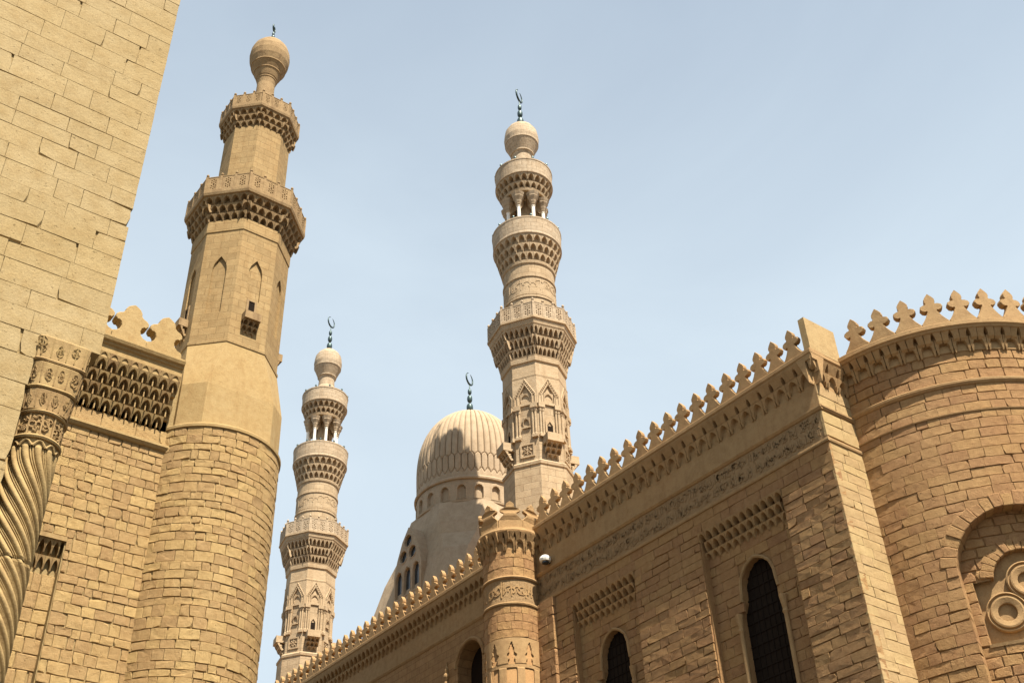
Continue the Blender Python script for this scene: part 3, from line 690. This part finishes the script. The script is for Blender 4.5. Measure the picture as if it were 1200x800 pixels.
m = MB(); m.lathe([(1.0, 56.2), (.95, 57.0), (.7, 57.6), (.66, 58.3), (.72, 58.5), (.8, 58.55), (.8, 58.65), (.92, 58.95), (1.12, 59.45), (1.16, 59.5), (1.16, 59.6), (1.2, 60.0), (1.16, 60.4), (1.1, 60.75), (1.04, 60.8), (.9, 61.1), (.6, 61.4), (.25, 61.55), (.05, 61.6)], 40, c); m.build('bulb', 'pale_lt', t)
finial(t, c, 61.5, 65.2, .24, az=.5)

# ------------------------------------------------------------------ ribbed dome
c = (39.4, 55.5)
t = thing('dome', 'ribbed stone dome on a windowed drum with a dark bronze crescent finial', 'dome', (c[0], c[1], 25.3))
prof = [(3.66, 39.05), (3.68, 40.0), (3.70, 41.0), (3.66, 41.9), (3.52, 42.8), (3.25, 43.65), (2.85, 44.4), (2.3, 45.05), (1.65, 45.55), (.95, 45.9), (.40, 46.08), (.12, 46.14)]
def pr_r(v):
    x = v * (len(prof) - 1); i = min(int(x), len(prof) - 2); f = x - i
    p = [prof[max(0, min(len(prof) - 1, k))] for k in (i - 1, i, i + 1, i + 2)]
    q = lambda k: .5 * ((2 * p[1][k]) + (-p[0][k] + p[2][k]) * f + (2 * p[0][k] - 5 * p[1][k] + 4 * p[2][k] - p[3][k]) * f * f + (-p[0][k] + 3 * p[1][k] - 3 * p[2][k] + p[3][k]) * f ** 3)
    return q(0), q(1)
NR = 52
def domeP(u, v):
    r, z = pr_r(v); x = u * NR
    def near(y): return abs(y - round(y))
    if z > 41.0: d = near(x)                                        # straight flutes
    elif z > 40.7: t_ = (41.0 - z) / .3 * .5; d = min(near(x + t_), near(x - t_))          # each groove forks ...
    elif z > 39.85: d = near(x + .5)
    elif z > 39.45: t_ = .5 + (39.85 - z) / .4 * .5; d = min(near(x + t_), near(x - t_))     # ... and crosses again
    else: d = .5
    h = math.sqrt(max(0, 1 - (1 - min(1, d / (.42 if z > 41.0 else .22))) ** 2))
    rr = r + .13 * (h - 1) * min(1, r / 2.0); a = u * 2 * PI
    return c[0] + rr * math.cos(a), c[1] + rr * math.sin(a), z
m = MB(); m.grid(domeP, NR * 12, 170, wrap=True); m.build('ribbed_shell', 'dome', t)
m = MB(); m.lathe([(3.70, 38.86), (3.80, 38.9), (3.82, 39.02), (3.74, 39.12), (3.6, 39.14)], 96, c, cap=False); m.build('drum_moulding', 'dome', t)
m = MB(); m.lathe([(.5, 45.95), (.42, 46.2), (.2, 46.35), (.1, 46.4)], 20, c); m.build('dome_cap', 'pale_lt', t)
NW = 20
def drumP(u, v):
    a = u * 2 * PI; z = 37.3 + 1.6 * v; x = (u * NW) % 1.0 - .5; x *= 2 * PI * 3.66 / NW
    hw = .27; top = 38.15
    ins = abs(x) < hw and 37.5 < z < top + math.sqrt(max(0, hw * hw - x * x)) * 1.2
    fr = abs(x) < hw + .09 and 37.45 < z < top + .09 + math.sqrt(max(0, (hw + .09) ** 2 - x * x)) * 1.2
    r = 3.66 + (-.16 if ins else (.03 if fr else 0))
    return c[0] + r * math.cos(a), c[1] + r * math.sin(a), z
m = MB(); m.grid(drumP, NW * 24, 40, wrap=True); m.build('drum', 'dome', t)
m = MB(); m.lathe([(3.62, 37.15), (3.80, 37.2), (3.82, 37.32), (3.70, 37.38)], 96, c, cap=False); m.build('drum_moulding', 'dome', t)
def sq(h, ch, z):       # square half side h with corner chamfer ch
    a = h - ch; q = [(h, -a), (h, a), (a, h), (-a, h), (-h, a), (-h, -a), (-a, -h), (a, -h)]; return [(c[0] + x, c[1] + y, z) for x, y in q]
m = loft([sq(5.0, .3, 25.3), sq(5.0, .3, 30.0), sq(4.75, .75, 31.6), sq(4.45, 1.05, 33.2), sq(4.1, 1.6, 34.6), sq(3.98, 1.75, 35.6), sq(3.74, 2.05, 37.0), sq(3.70, 2.1, 37.25)])
m.build('transition_zone', 'dome', t)
for (ang, o3) in ((PI, (c[0] - 4.78, c[1])), (-PI / 2, (c[0], c[1] - 4.78))):
    Sf = planeS((o3[0], o3[1], 0), (-math.sin(ang), math.cos(ang), 0), (math.cos(ang), math.sin(ang), 0))
    out = [(-1.55, 31.0), (1.55, 31.0), (1.55, 33.0), (1.25, 34.0), (.7, 35.1), (0, 35.9), (-.7, 35.1), (-1.25, 34.0), (-1.55, 33.0)]
    holes = []
    def ring(u, z, r, n=12): return [(u + r * math.cos(2 * PI * i / n), z + r * math.sin(2 * PI * i / n)) for i in range(n)][::-1]
    holes.append(ring(0, 34.95, .40)); holes.append(ring(-.52, 34.02, .40)); holes.append(ring(.52, 34.02, .40))
    for u in (-.98, 0, .98): holes.append([(u - .36, 31.4), (u - .36, 32.7), (u - .25, 33.0), (u, 33.15), (u + .25, 33.0), (u + .36, 32.7), (u + .36, 31.4)])
    m = MB(); m.plate(Sf, out, holes, -1.0, .10); fr = m.build('window_group', 'dome', t)
    for i, h in enumerate(holes):
        m = MB(); cu = sum(p[0] for p in h) / len(h); cz = sum(p[1] for p in h) / len(h)
        m.plate(Sf, [(cu + (p[0] - cu) * 1.05, cz + (p[1] - cz) * 1.05) for p in h[::-1]], (), -.10, -.06); m.build('pane', 'glass', fr)
        m = MB()
        m.tube([Sf(cu + (p[0] - cu) * 1.1, cz + (p[1] - cz) * 1.1, .1) for p in h], .045, 5, closed=True); m.build('window_surround', 'dome', fr)
finial(t, c, 46.3, 49.75, .24, az=.45)

# ------------------------------------------------------------------ brown facade of the right mosque, near section
t = thing('mosque_facade', 'long shaded brown block facade with crenellations and tall sunken window recesses', 'building', (31, 29, 0), 'facade sections of the brown mosque')
S = planeS((30, 0, 0), (0, 1, 0), (-1, 0, 0))
SE = planeS((0, 20.45, 0), (1, 0, 0), (0, -1, 0))
REC = [(22.90, 27.16, 24.93), (30.92, 34.88, 32.80)]
c = MB()
for a, b in ((20.5, 22.95), (27.11, 30.97), (34.83, 39.0)): c.box(30.06, 31.85, a, b, 0, 21.85)
c.box(30.04, 31.85, 20.5, 39.0, 21.85, 26.2); c.build('wall_core', 'mort_b', t)
c = MB(); c.box(31.9, 75, 20.52, 100, 0, 25.3); c.build('building_mass', 'brick_b', t)
ms = Masonry(t, 'stone_block', 'wall_b', 299)
hole = lambda a, b: [(p, q) for p, q, _ in REC] if a < 21.8 else []
ed = tuple(x for r in REC for x in r[:2])
kw = dict(gap=.007, bev=.005, chip=.10, rec=.02, irr=.8, sig=1.0)
ms.wall(S, 20.45, 35.98, courses(11.5, 21.86, .335, .10), .74, hole=hole, edge=ed + (20.45,), edge_depth=.32, **kw)
ms.wall(S, 20.45, 35.98, courses(21.86, 22.66, .36), .8, **kw)
SP = planeS((29.83, 0, 0), (0, 1, 0), (-1, 0, 0))
ms.wall(SP, 35.98, 37.4, courses(11.5, 22.66, .37), .7, edge=(35.98,), edge_depth=.25, **kw)
ms.done()
m3_ = Masonry(t, 'quoin_block', 'quoin_sun_b', 250)
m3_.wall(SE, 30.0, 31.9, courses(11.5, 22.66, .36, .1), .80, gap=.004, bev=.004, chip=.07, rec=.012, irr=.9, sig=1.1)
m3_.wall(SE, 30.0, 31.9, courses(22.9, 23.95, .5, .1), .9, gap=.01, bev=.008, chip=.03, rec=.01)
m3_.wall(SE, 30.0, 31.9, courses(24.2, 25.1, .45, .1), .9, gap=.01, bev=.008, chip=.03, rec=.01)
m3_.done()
for a, b, uc in REC:                                   # sunken bays
    SB = planeS((30.31, 0, 0), (0, 1, 0), (-1, 0, 0))
    hl = [(uc - 1.03, 10.6), (uc - 1.03, 18.1), (uc - .95, 18.42), (uc - .84, 18.62), (uc - .80, 18.9)] + [(uc - .80 * math.cos(k * PI / 12), 19.0 + 1.05 * math.sin(k * PI / 12)) for k in range(1, 6)] + [(uc, 20.08)]
    hl = hl + [(2 * uc - u, z) for u, z in hl[-2::-1]]
    m = MB(); m.plate(SB, [(a - .05, 0.0), (b + .05, 0.0), (b + .05, 22), (a - .05, 22)], [hl], -.34, -.045); bay = m.build('recess_back', 'mort_b', t)
    mr = Masonry(t, 'recess_block', 'wall_b', 145)
    mr.wall(SB, a + .01, b - .01, courses(11.5, 18.3, .36, .1), .7, hole=lambda z0, z1, u=uc: [(u - 1.03, u + 1.03)], edge=(uc - 1.03, uc + 1.03), edge_depth=.34, gap=.007, bev=.005, chip=.06, rec=.015, irr=.7, sig=.9)
    mr.wall(SB, a + .01, b - .01, courses(18.3, 20.1, .36, .1), .7, hole=lambda z0, z1, u=uc: [(u - .82, u + .82)], gap=.007, bev=.005, chip=.06, rec=.015, irr=.7, sig=.9)
    mr.wall(SB, a + .01, b - .01, courses(20.1, 20.85, .36, .1), .7, gap=.007, bev=.005, chip=.06, rec=.015, irr=.7, sig=.9)
    mr.done()
    m = MB(); m.sbox(SB, uc - 1.1, uc + 1.1, 10, 20.3, -.55, -.32); win = m.build('window', 'arch_void', t)
    m = MB()
    for k in range(9): m.sbox(SB, uc - 1.0 + .25 * k - .02, uc - 1.0 + .25 * k + .02, 10, 20.2, -.32, -.29)
    for k in range(24): m.sbox(SB, uc - 1.03, uc + 1.03, 10.3 + .42 * k, 10.34 + .42 * k, -.32, -.28)
    m.build('grille', 'dark', win)
    m = MB(); m.tube([SB(uc + (u - uc) * 1.06, z + .03, .0) for u, z in hl[3:-3]], .065, 6); m.build('arch_moulding', 'trim_b', bay)
    for s_ in (-1, 1):
        p = SB(uc + s_ * 1.06, 0, .06); m = MB(); m.lathe([(.13, 10.6), (.13, 10.9), (.085, 11), (.08, 17.5), (.12, 17.6), (.09, 17.7), (.15, 18.1), (.16, 18.2)], 10, (p[0], p[1])); m.build('colonnette', 'trim_b', bay, smooth=False)
    m = MB(); n = round((b - a) / .36); w_ = (b - a) / n
    for j in range(3):
        for i in range(n - (j % 2)): m.cell(SB, a + w_ * (i + .5 + .5 * (j % 2)), w_, 20.72 + .37 * j, .38, 0.0 + .12 * j, .14 + .13 * j)
    m.sbox(SB, a + .003, b - .003, 21.78, 21.88, -.1, .36)
    o = m.build('recess_muqarnas', 'trim_b', t); o['kind'] = 'stuff'
m = MB(); m.sbox(S, 20.46, 37.4, 22.8, 24.06, -.04, -.012); m.build('inscription_ground', 'band_b', t)
m = MB(); inscription(m, S, 20.6, 37.2, 22.86, 23.45, .012, 1.3); inscription(m, S, 20.6, 37.2, 23.4, 23.98, .012, 1.3); o = m.build('inscription', 'band_b', t); o['kind'] = 'stuff'
m = MB(); m.sbox(S, 20.47, 37.4, 24.1, 25.15, -.04, .003); m.build('upper_band', 'trim_b', t)
for Sx, a, b, e in ((S, 20.40, 37.4, 0), (SE, 29.95, 31.95, .01)):
    m = MB(); m.mould(Sx, a, b, [(-.04, 22.64), (.045 - e, 22.66), (.06 - e, 22.72), (.05 - e, 22.80), (-.04, 22.83)]); m.build('string_moulding', 'trim_b', t)
    m = MB(); m.mould(Sx, a, b, [(-.04, 23.98), (.03 - e, 24.0), (.09 - e, 24.09), (.09 - e, 24.15), (-.04, 24.22)]); m.build('string_moulding', 'trim_b', t)
for Sx, a, b, e in ((S, 20.14, 37.3, 0.0), (SE, 29.69, 31.7, .02)):
    m = MB(); m.mould(Sx, a, b, [(-.03, 25.05), (-.02, 25.08), (-.02, 25.55), (.0 - e, 25.55), (.0 - e, 25.98), (.26 - e, 25.98), (.29 - e, 26.18), (.34 - e, 26.24), (.34 - e, 26.38), (.28 - e, 26.44), (-.5, 26.44)]); m.build('cornice', 'trim_b', t)
PL = planeS((0, 0, 0), (0, 1, 0), (-1, 0, 0))
def pendant(m, Sx, w_, h, d):        # lower tier: broad hood with a hanging drop on each side
    m.cell(Sx, 0, w_, 0, h, 0, d, leg=.17, na=5, ext=.5)
    for s_ in (-1, 1): m.hexa([Sx(s_ * w_ * .40 - .02, -h * .30, .0), Sx(s_ * w_ * .40 + .02, -h * .30, .0), Sx(s_ * w_ * .40 + .02, -h * .28, .05), Sx(s_ * w_ * .40 - .02, -h * .28, .05), Sx(s_ * w_ * .40 - w_ * .11, h * .22, 0), Sx(s_ * w_ * .40 + w_ * .11, h * .22, 0), Sx(s_ * w_ * .40 + w_ * .09, h * .22, d * .75), Sx(s_ * w_ * .40 - w_ * .09, h * .22, d * .75)])
def cornice_tiers(parent, spots, w_):
    f1 = f2 = None
    for loc1, loc2, rz in spots:
        if f1 is None:
            m = MB(); pendant(m, PL, w_, .46, .16); f1 = m.build('muqarnas_pendant', 'trim_b', parent, origin=(0, 0, 0)); place(f1, parent, loc1); f1.rotation_euler.z = rz
            m = MB(); m.cell(PL, 0, w_ * 1.03, 0, .46, 0, .24, leg=.37, na=4); f2 = m.build('muqarnas_slot', 'trim_b', parent, origin=(0, 0, 0)); place(f2, parent, loc2); f2.rotation_euler.z = rz
        else: inst(f1, 'muqarnas_pendant', parent, loc=loc1, rz=rz); inst(f2, 'muqarnas_slot', parent, loc=loc2, rz=rz)
cornice_tiers(t, [((29.99, 20.78 + .6 * i, 25.22), (29.93, 20.48 + .6 * i, 25.64), 0) for i in range(28)] + [((30.32 + .6 * i, 20.43, 25.22), (30.02 + .6 * i, 20.38, 25.64), PI / 2) for i in range(3)], .6)
m = MB(); m.box(29.78, 31.5, 20.16, 20.44, 26.44, 27.9); m.build('parapet_slab', 'quoin_sun_b', t)
first = None
for i in range(19):
    y = 20.98 + .852 * i; m = MB()
    if first is None: merlon(m, planeS((0, 0, 0), (0, 1, 0), (-1, 0, 0)), 0, 0, 1.36, -.10, .10, HALF, .88); first = m.build('merlon', 'trim_b', t, origin=(0, 0, 0)); place(first, t, (29.86, y, 26.43))
    else: inst(first, 'merlon', t, loc=(29.86 + random.uniform(-.01, .01), y + random.uniform(-.015, .015), 26.43), rz=random.uniform(-.02, .02))
near = t

# ------------------------------------------------------------------ far section beyond the round turret
t = thing('mosque_facade', 'far stretch of brown facade with an arched window left of the round turret', 'building', (31, 60, 0), 'facade sections of the brown mosque')
SF = planeS((30.45, 0, 0), (0, 1, 0), (-1, 0, 0))
def awin(uc, top, hw, bot): 
    h = [(uc - hw, bot), (uc - hw, top - hw * 1.1)] + [(uc - hw * math.cos(k * PI / 14), top - hw * 1.1 + hw * 1.1 * math.sin(k * PI / 14)) for k in range(1, 7)] + [(uc, top)]
    return h + [(2 * uc - u, z) for u, z in h[-2::-1]]
UW = [43.15, 54.0, 65, 76]
m = MB(); m.plate(SF, [(38.5, 0), (98, 0), (98, 24.0), (38.5, 24.0)], [awin(u, 23.2, 1.02, 14) for u in UW], -.9, 0); m.build('wall', 'brick_b', t)
m = MB(); m.sbox(SF, 38.5, 98, 24.15, 26.2, -.9, -.005); m.build('upper_band', 'trim_b', t)
for u in UW:
    m = MB(); m.sbox(SF, u - 1.1, u + 1.1, 13.9, 23.3, -.9, -.8); wn_ = m.build('window', 'arch_void', t)
    m = MB(); m.tube([SF(u + (p[0] - u) * 1.16, p[1] + .1, .01) for p in awin(u, 23.2, 1.02, 17)[1:-1]], .09, 6); m.build('arch_moulding', 'trim_b', wn_)
m = MB(); m.mould(SF, 38.5, 98, [(-.03, 23.95), (.04, 24.0), (.09, 24.09), (.09, 24.15), (-.03, 24.2)]); m.build('string_moulding', 'trim_b', t)
m = MB(); m.mould(SF, 38.5, 98, [(-.03, 25.05), (-.02, 25.08), (-.02, 25.55), (.05, 25.55), (.05, 25.98), (.26, 25.98), (.29, 26.18), (.34, 26.24), (.34, 26.38), (.28, 26.44), (-.5, 26.44)])
m.build('cornice', 'trim_b', t)
m = MB()
for j in range(2):
    for i in range(130): m.cell(SF, 39.4 + .43 * i + .215 * j, .43, 25.08 + .45 * j, .46, .02 + .12 * j, .17 + .12 * j, na=3)
o = m.build('cornice_muqarnas', 'trim_b', t); o['kind'] = 'stuff'
first = None
for i in range(60):
    y = 39.9 + .765 * i; m = MB()
    if first is None: merlon(m, planeS((0, 0, 0), (0, 1, 0), (-1, 0, 0)), 0, 0, 1.28, -.11, .11, HALF, .80); first = m.build('merlon', 'trim_b', t, origin=(0, 0, 0)); place(first, t, (30.3, y, 26.43))
    else: inst(first, 'merlon', t, loc=(30.3, y + random.uniform(-.015, .015), 26.43), rz=random.uniform(-.03, .03))
p = SF(45.04, 0, .04); m = MB(); m.lathe([(.08, 16), (.08, 21.6), (.14, 21.7), (.09, 21.8), (.18, 22.0), (.18, 22.1), (.10, 22.2), (.12, 22.35), (.04, 22.55), (.01, 22.8)], 10, (p[0], p[1])); m.build('wall_colonnette', 'trim_b', t)

# ------------------------------------------------------------------ round turret
c = (29.35, 38.25)
t = thing('turret', 'slim sunlit round turret with carved band and crown of merlons between two facade stretches', 'tower', (c[0], c[1], 0))
m = MB(); m.lathe([(1.23, 0), (1.23, 26.1)], 48, c); m.build('turret_core', 'mort_b', t, smooth=True)
Sc = cylS(c, 1.28); ms = Masonry(t, 'stone_block', 'wall_b'); a0, a1 = R_(-240) * 1.28, R_(-60) * 1.28
for z0, z1, h in ((20.95, 22.42, .37), (23.82, 25.15, .42)): ms.wall(Sc, a0, a1, courses(z0, z1, h, .08), .62, gap=.007, bev=.005, chip=.04, rec=.01, irr=.7)
ms.done()
NN = 10
def tP(u, v):
    a = u * 2 * PI; z = 12 + 8.93 * v; x = ((u * NN + .15) % 1.0 - .5) * 2 * PI * 1.28 / NN
    ins = False
    if z < 19.75: ins = abs(x) < .16 + .05 * (z < 19.6)
    elif z < 19.95: ins = abs(x) < .15
    else: ins = (abs(x) < .085 and z < 20.5) or (math.hypot(abs(x) - .10, z - 20.16) < .10) or math.hypot(x, z - 20.42) < .11 or (z > 20.42 and abs(x) < .10 * (20.78 - z) / .36)
    sill = 19.62 < z < 19.78
    r = 1.285 - (.20 if ins and not sill else (.02 if sill else 0))
    return c[0] + r * math.cos(a), c[1] + r * math.sin(a), z
m = MB(); m.grid(tP, NN * 22, 300, wrap=True); m.build('niche_shaft', 'trim_b', t)
def ring(z0, prof, name, mat='trim_b', n=56):
    m = MB(); m.lathe([(r, z0 + z) for r, z in prof], n, c, cap=False); return m.build(name, mat, t)
ring(22.42, [(1.25, 0), (1.33, .02), (1.35, .08), (1.32, .14), (1.25, .16)], 'string_ring'); ring(23.64, [(1.25, 0), (1.34, .03), (1.37, .09), (1.33, .16), (1.25, .18)], 'string_ring')
m = MB(); m.lathe([(1.275, 22.55), (1.275, 23.68)], 56, c, cap=False); m.build('band_ground', 'band_b', t)
m = MB(); inscription(m, cylS(c, 1.275), a0, a1, 22.65, 23.6, .028, 1.3); o = m.build('inscription', 'trim_b', t); o['kind'] = 'stuff'
ring(25.12, [(1.26, 0), (1.26, .42), (1.31, .42), (1.31, .74)], 'cornice_body')
cornice_tiers(t, [((lambda p, q: (p, q, R_(-127.5) + i * 2 * PI / 18 + PI))(cylS(c, 1.28)(1.28 * (R_(-127.5) + i * 2 * PI / 18), 25.14, 0), cylS(c, 1.34)(1.34 * (R_(-127.5) + i * 2 * PI / 18 + PI / 18), 25.42, 0))) for i in range(18)], .47)
ring(25.84, [(1.44, 0), (1.52, .04), (1.54, .14), (1.50, .22), (1.48, .30), (1.2, .31)], 'cornice_ring')
for k in range(8):
    a = R_(-127.5 + 2) + k * PI / 4; Sx = cylS(c, 1.36); m = MB(); merlon(m, Sx, 1.36 * a, 26.12, 1.36, -.08, .10, TURH, .80); m.build('merlon', 'trim_b', t, origin=Sx(1.36 * a, 26.12, 0))

# ------------------------------------------------------------------ great round tower at the near end
c = (37.86, 20.58); RT = 6.05
t = thing('round_tower', 'broad round brown block tower with crenellations and an arched rosette window', 'tower', (c[0], c[1], 0))
Sc = cylS(c, RT); AC = R_(-138); UC = AC * RT; ZS = 17.2; RA = 2.12
A0, A1 = R_(-182), R_(-28)
m = MB(); nu, nz_ = 190, 180; k0 = 0
def core(u, z): return (c[0] + 5.99 * math.cos(u / RT), c[1] + 5.99 * math.sin(u / RT), z)
us = [A0 * RT + (A1 - A0) * RT * i / nu for i in range(nu + 1)]; zz = [26.3 * j / nz_ for j in range(nz_ + 1)]
for j in range(nz_ + 1):
    for u in us: m.v.append(core(u, zz[j]))
for j in range(nz_):
    for i in range(nu):
        u, z = (us[i] + us[i + 1]) / 2 - UC, (zz[j] + zz[j + 1]) / 2
        if (z < ZS and abs(u) < RA + .08) or (z >= ZS and math.hypot(u, z - ZS) < RA + .22): continue
        a = j * (nu + 1) + i; m.f.append((a, a + 1, a + nu + 2, a + nu + 1))
m.build('tower_core', 'mort_b', t)
m = MB(); m.lathe([(5.0, 0), (5.0, 26.3)], 64, c); m.build('inner_mass', 'brick_cb', t)
def thole(z0, z1):
    z = (z0 + z1) / 2
    if z < ZS: return [(UC - RA, UC + RA)]
    r = RA + .20
    if z - ZS < r: h = math.sqrt(r * r - (z - ZS) ** 2); return [(UC - h, UC + h)]
    return []
ms = Masonry(t, 'stone_block', 'wall_b', 299)
kw = dict(gap=.007, bev=.005, chip=.10, rec=.025, irr=.9, sig=.9)
ms.wall(Sc, R_(-180) * RT, R_(-32) * RT, courses(11.5, ZS, .36, .1), .72, hole=thole, edge=(UC - RA, UC + RA), edge_depth=.5, **kw)
ms.wall(Sc, R_(-180) * RT, R_(-32) * RT, courses(ZS, 24.12, .36, .1), .72, hole=thole, **kw)
ms.wall(Sc, R_(-180) * RT, R_(-32) * RT, courses(24.34, 25.55, .40, .05), .78, gap=.015, bev=.012, chip=.04, rec=.02, irr=1.2)
ms.done()
def voussoirs(Sx, uc, zs, r0, r1, n, d0, d1, name, a0=0.0, a1=PI):
    for k in range(n):
        e = .012; p = a0 + (a1 - a0) * k / n + e * .5 / r0; q = a0 + (a1 - a0) * (k + 1) / n - e * .5 / r0; ro = r1 * random.uniform(.96, 1.05); dd = d1 + random.uniform(-.015, .02)
        pt = lambda r, a, d: Sx(uc - r * math.cos(a), zs + r * math.sin(a), d)
        mm = MB(); b = .02
        mid_ = (p + q) / 2
        o_ = [(r0 + random.uniform(0, .02), p), (ro, p), (ro + .01, mid_), (ro, q), (r0 + random.uniform(0, .02), q), (r0, mid_)]
        cr, ca = (r0 + ro) / 2, mid_
        inn = [(cr + (r - cr) * .9, ca + (a - ca) * .86) for r, a in o_]
        vs = [pt(r, a, d0) for r, a in o_] + [pt(r, a, dd - b) for r, a in o_] + [pt(r, a, dd + random.uniform(-.005, .005)) for r, a in inn]
        fs = [tuple(range(12, 18))]
        for i in range(6):
            j = (i + 1) % 6; fs += [(i, j, 6 + j, 6 + i), (6 + i, 6 + j, 12 + j, 12 + i)]
        mm.add(vs, fs); mm.build(name, 'wall_b', t, origin=pt(cr, ca, 0))
voussoirs(Sc, UC, ZS, RA, RA + .45, 21, -.5, .012, 'voussoir')
# sunken back of the arch, then a deeper shouldered panel with three ringed roundels
R1 = 5.55; S1 = cylS(c, R1); U1 = AC * R1; Z1 = 16.95; R2 = 1.02; HP = 1.66
def hole1(z0, z1):
    z = (z0 + z1) / 2
    if 14.95 < z < 17.12: return [(U1 - HP, U1 + HP)]
    if z >= 17.12 and z - Z1 < R2 + .15: h = math.sqrt((R2 + .15) ** 2 - (z - Z1) ** 2); return [(U1 - h, U1 + h)]
    return []
ms = Masonry(t, 'recess_block', 'wall_b')
for z0, z1 in ((11.5, 14.95), (14.95, 17.12), (17.12, 19.6)): ms.wall(S1, U1 - 2.1, U1 + 2.1, courses(z0, z1, .36, .1), .6, hole=hole1, edge=(U1 - HP, U1 + HP), edge_depth=.3, gap=.018, bev=.014, chip=.08, rec=.02, irr=1.4)
ms.done()
m = MB(); nu = 60
us = [U1 - 2.2 + 4.4 * i / nu for i in range(nu + 1)]; zz = [11 + 8.8 * j / 110 for j in range(111)]
for z in zz:
    for u in us: m.v.append(S1(u, z, -.05))
for j in range(110):
    for i in range(nu):
        u, z = (us[i] + us[i + 1]) / 2 - U1, (zz[j] + zz[j + 1]) / 2
        if (14.95 < z < 17.1 and abs(u) < HP + .03) or (z >= 17.1 and math.hypot(u, z - Z1) < R2 + .12): continue
        a = j * (nu + 1) + i; m.f.append((a, a + 1, a + nu + 2, a + nu + 1))
m.build('recess_core', 'mort_b', t)
voussoirs(S1, U1, Z1, R2, R2 + .40, 15, -.3, .012, 'inner_voussoir', .17, PI - .17)
m = MB(); m.grid(lambda a, b: S1(U1 - 1.8 + 3.6 * a, 14.8 + 3.4 * b, -.28), 30, 4); pan = m.build('rosette_panel', 'trim_b', t)
prof = [(.66, -.28), (.66, -.15), (.62, -.12), (.585, -.20), (.55, -.20), (.52, -.12), (.47, -.11), (.33, -.15), (.30, -.16), (.285, -.34), (.16, -.36), (0.001, -.33)]
for da, z in ((0, Z1), (-1, 16.0), (1, 16.0)):
    u0 = U1 + da * R_(9.15) * R1; m = MB()
    def RP(u, v):
        x = v * (len(prof) - 1); i = min(int(x), len(prof) - 2); f = x - i
        r = prof[i][0] * (1 - f) + prof[i + 1][0] * f; d = prof[i][1] * (1 - f) + prof[i + 1][1] * f; a = u * 2 * PI
        return S1(u0 + r * math.cos(a), z + r * math.sin(a), d - .002 * abs(da))
    m.grid(RP, 32, len(prof) - 1, wrap=True); m.build('roundel', 'trim_b', pan)
m = MB(); m.mould(S1, U1 - HP - .05, U1 + HP + .05, [(-.28, 14.9), (.03, 14.9), (.05, 15.0), (-.1, 15.04), (-.28, 15.04)], 16); m.build('panel_sill', 'trim_b', pan)
m = MB(); m.mould(Sc, A0 * RT, A1 * RT, [(-.06, 24.10), (.03, 24.12), (.09, 24.2), (.10, 24.28), (.03, 24.34), (-.06, 24.36)], 120); m.build('string_moulding', 'trim_b', t)
m = MB(); m.mould(Sc, A0 * RT, A1 * RT, [(-.05, 23.0), (.035, 23.01), (.045, 23.05), (-.05, 23.08)], 120); m.build('thin_string', 'trim_b', t)
m = MB(); m.mould(Sc, R_(-177) * RT, A1 * RT, [(-.06, 25.52), (.03, 25.54), (-.03, 25.92), (.07, 25.92), (.07, 26.28), (.38, 26.30), (.42, 26.38), (.47, 26.42), (.47, 26.58), (.40, 26.64), (-.6, 26.64)], 120); m.build('cornice', 'trim_b', t)
Sp = planeS((0, 0, 0), (0, 1, 0), (1, 0, 0))
ang = [R_(-176) + i * .6 / 6.1 for i in range(25)]
cornice_tiers(t, [(Sc(a * RT, 25.60, .02), Sc((a + .3 / 6.1) * RT, 25.90, .13), a + PI) for a in ang], .6)
first = None
for i in range(17):
    a = R_(-168.8 + 8.66 * i); loc = Sc(a * RT, 26.62, .28); m = MB()
    if first is None: merlon(m, Sp, 0, 0, 1.42, -.13, .13, HALF, .88); first = m.build('merlon', 'trim_b', t, origin=(0, 0, 0)); place(first, t, loc); first.rotation_euler.z = a
    else: inst(first, 'merlon', t, loc=loc, rz=a + random.uniform(-.03, .03))

# ------------------------------------------------------------------ second pale minaret, a twin of the first
far = copy_tree(mid, (36.87, 73.15, 25.3))
far['label'] = 'pale slender minaret with colonnaded top rising behind the far crenellated wall, away from the dome'
# ------------------------------------------------------------------ small floodlight on the facade
t = thing('floodlight', 'small white floodlight fixed to the shaded facade beside the turret', 'lamp', (29.95, 36.2, 24.3))
m = MB(); m.box(29.86, 30.02, 36.16, 36.24, 24.33, 24.41); m.build('bracket', 'verdi', t)
m = MB(); m.lathe([(.05, 24.34), (.24, 24.37), (.27, 24.47), (.24, 24.57), (.15, 24.64), (.04, 24.67)], 12, (29.74, 36.2)); m.build('housing', 'lamp', t, smooth=False)
m = MB(); m.lathe([(.02, 24.275), (.16, 24.28), (.17, 24.355), (.02, 24.36)], 12, (29.74, 36.2)); m.build('lens', 'glass', t)
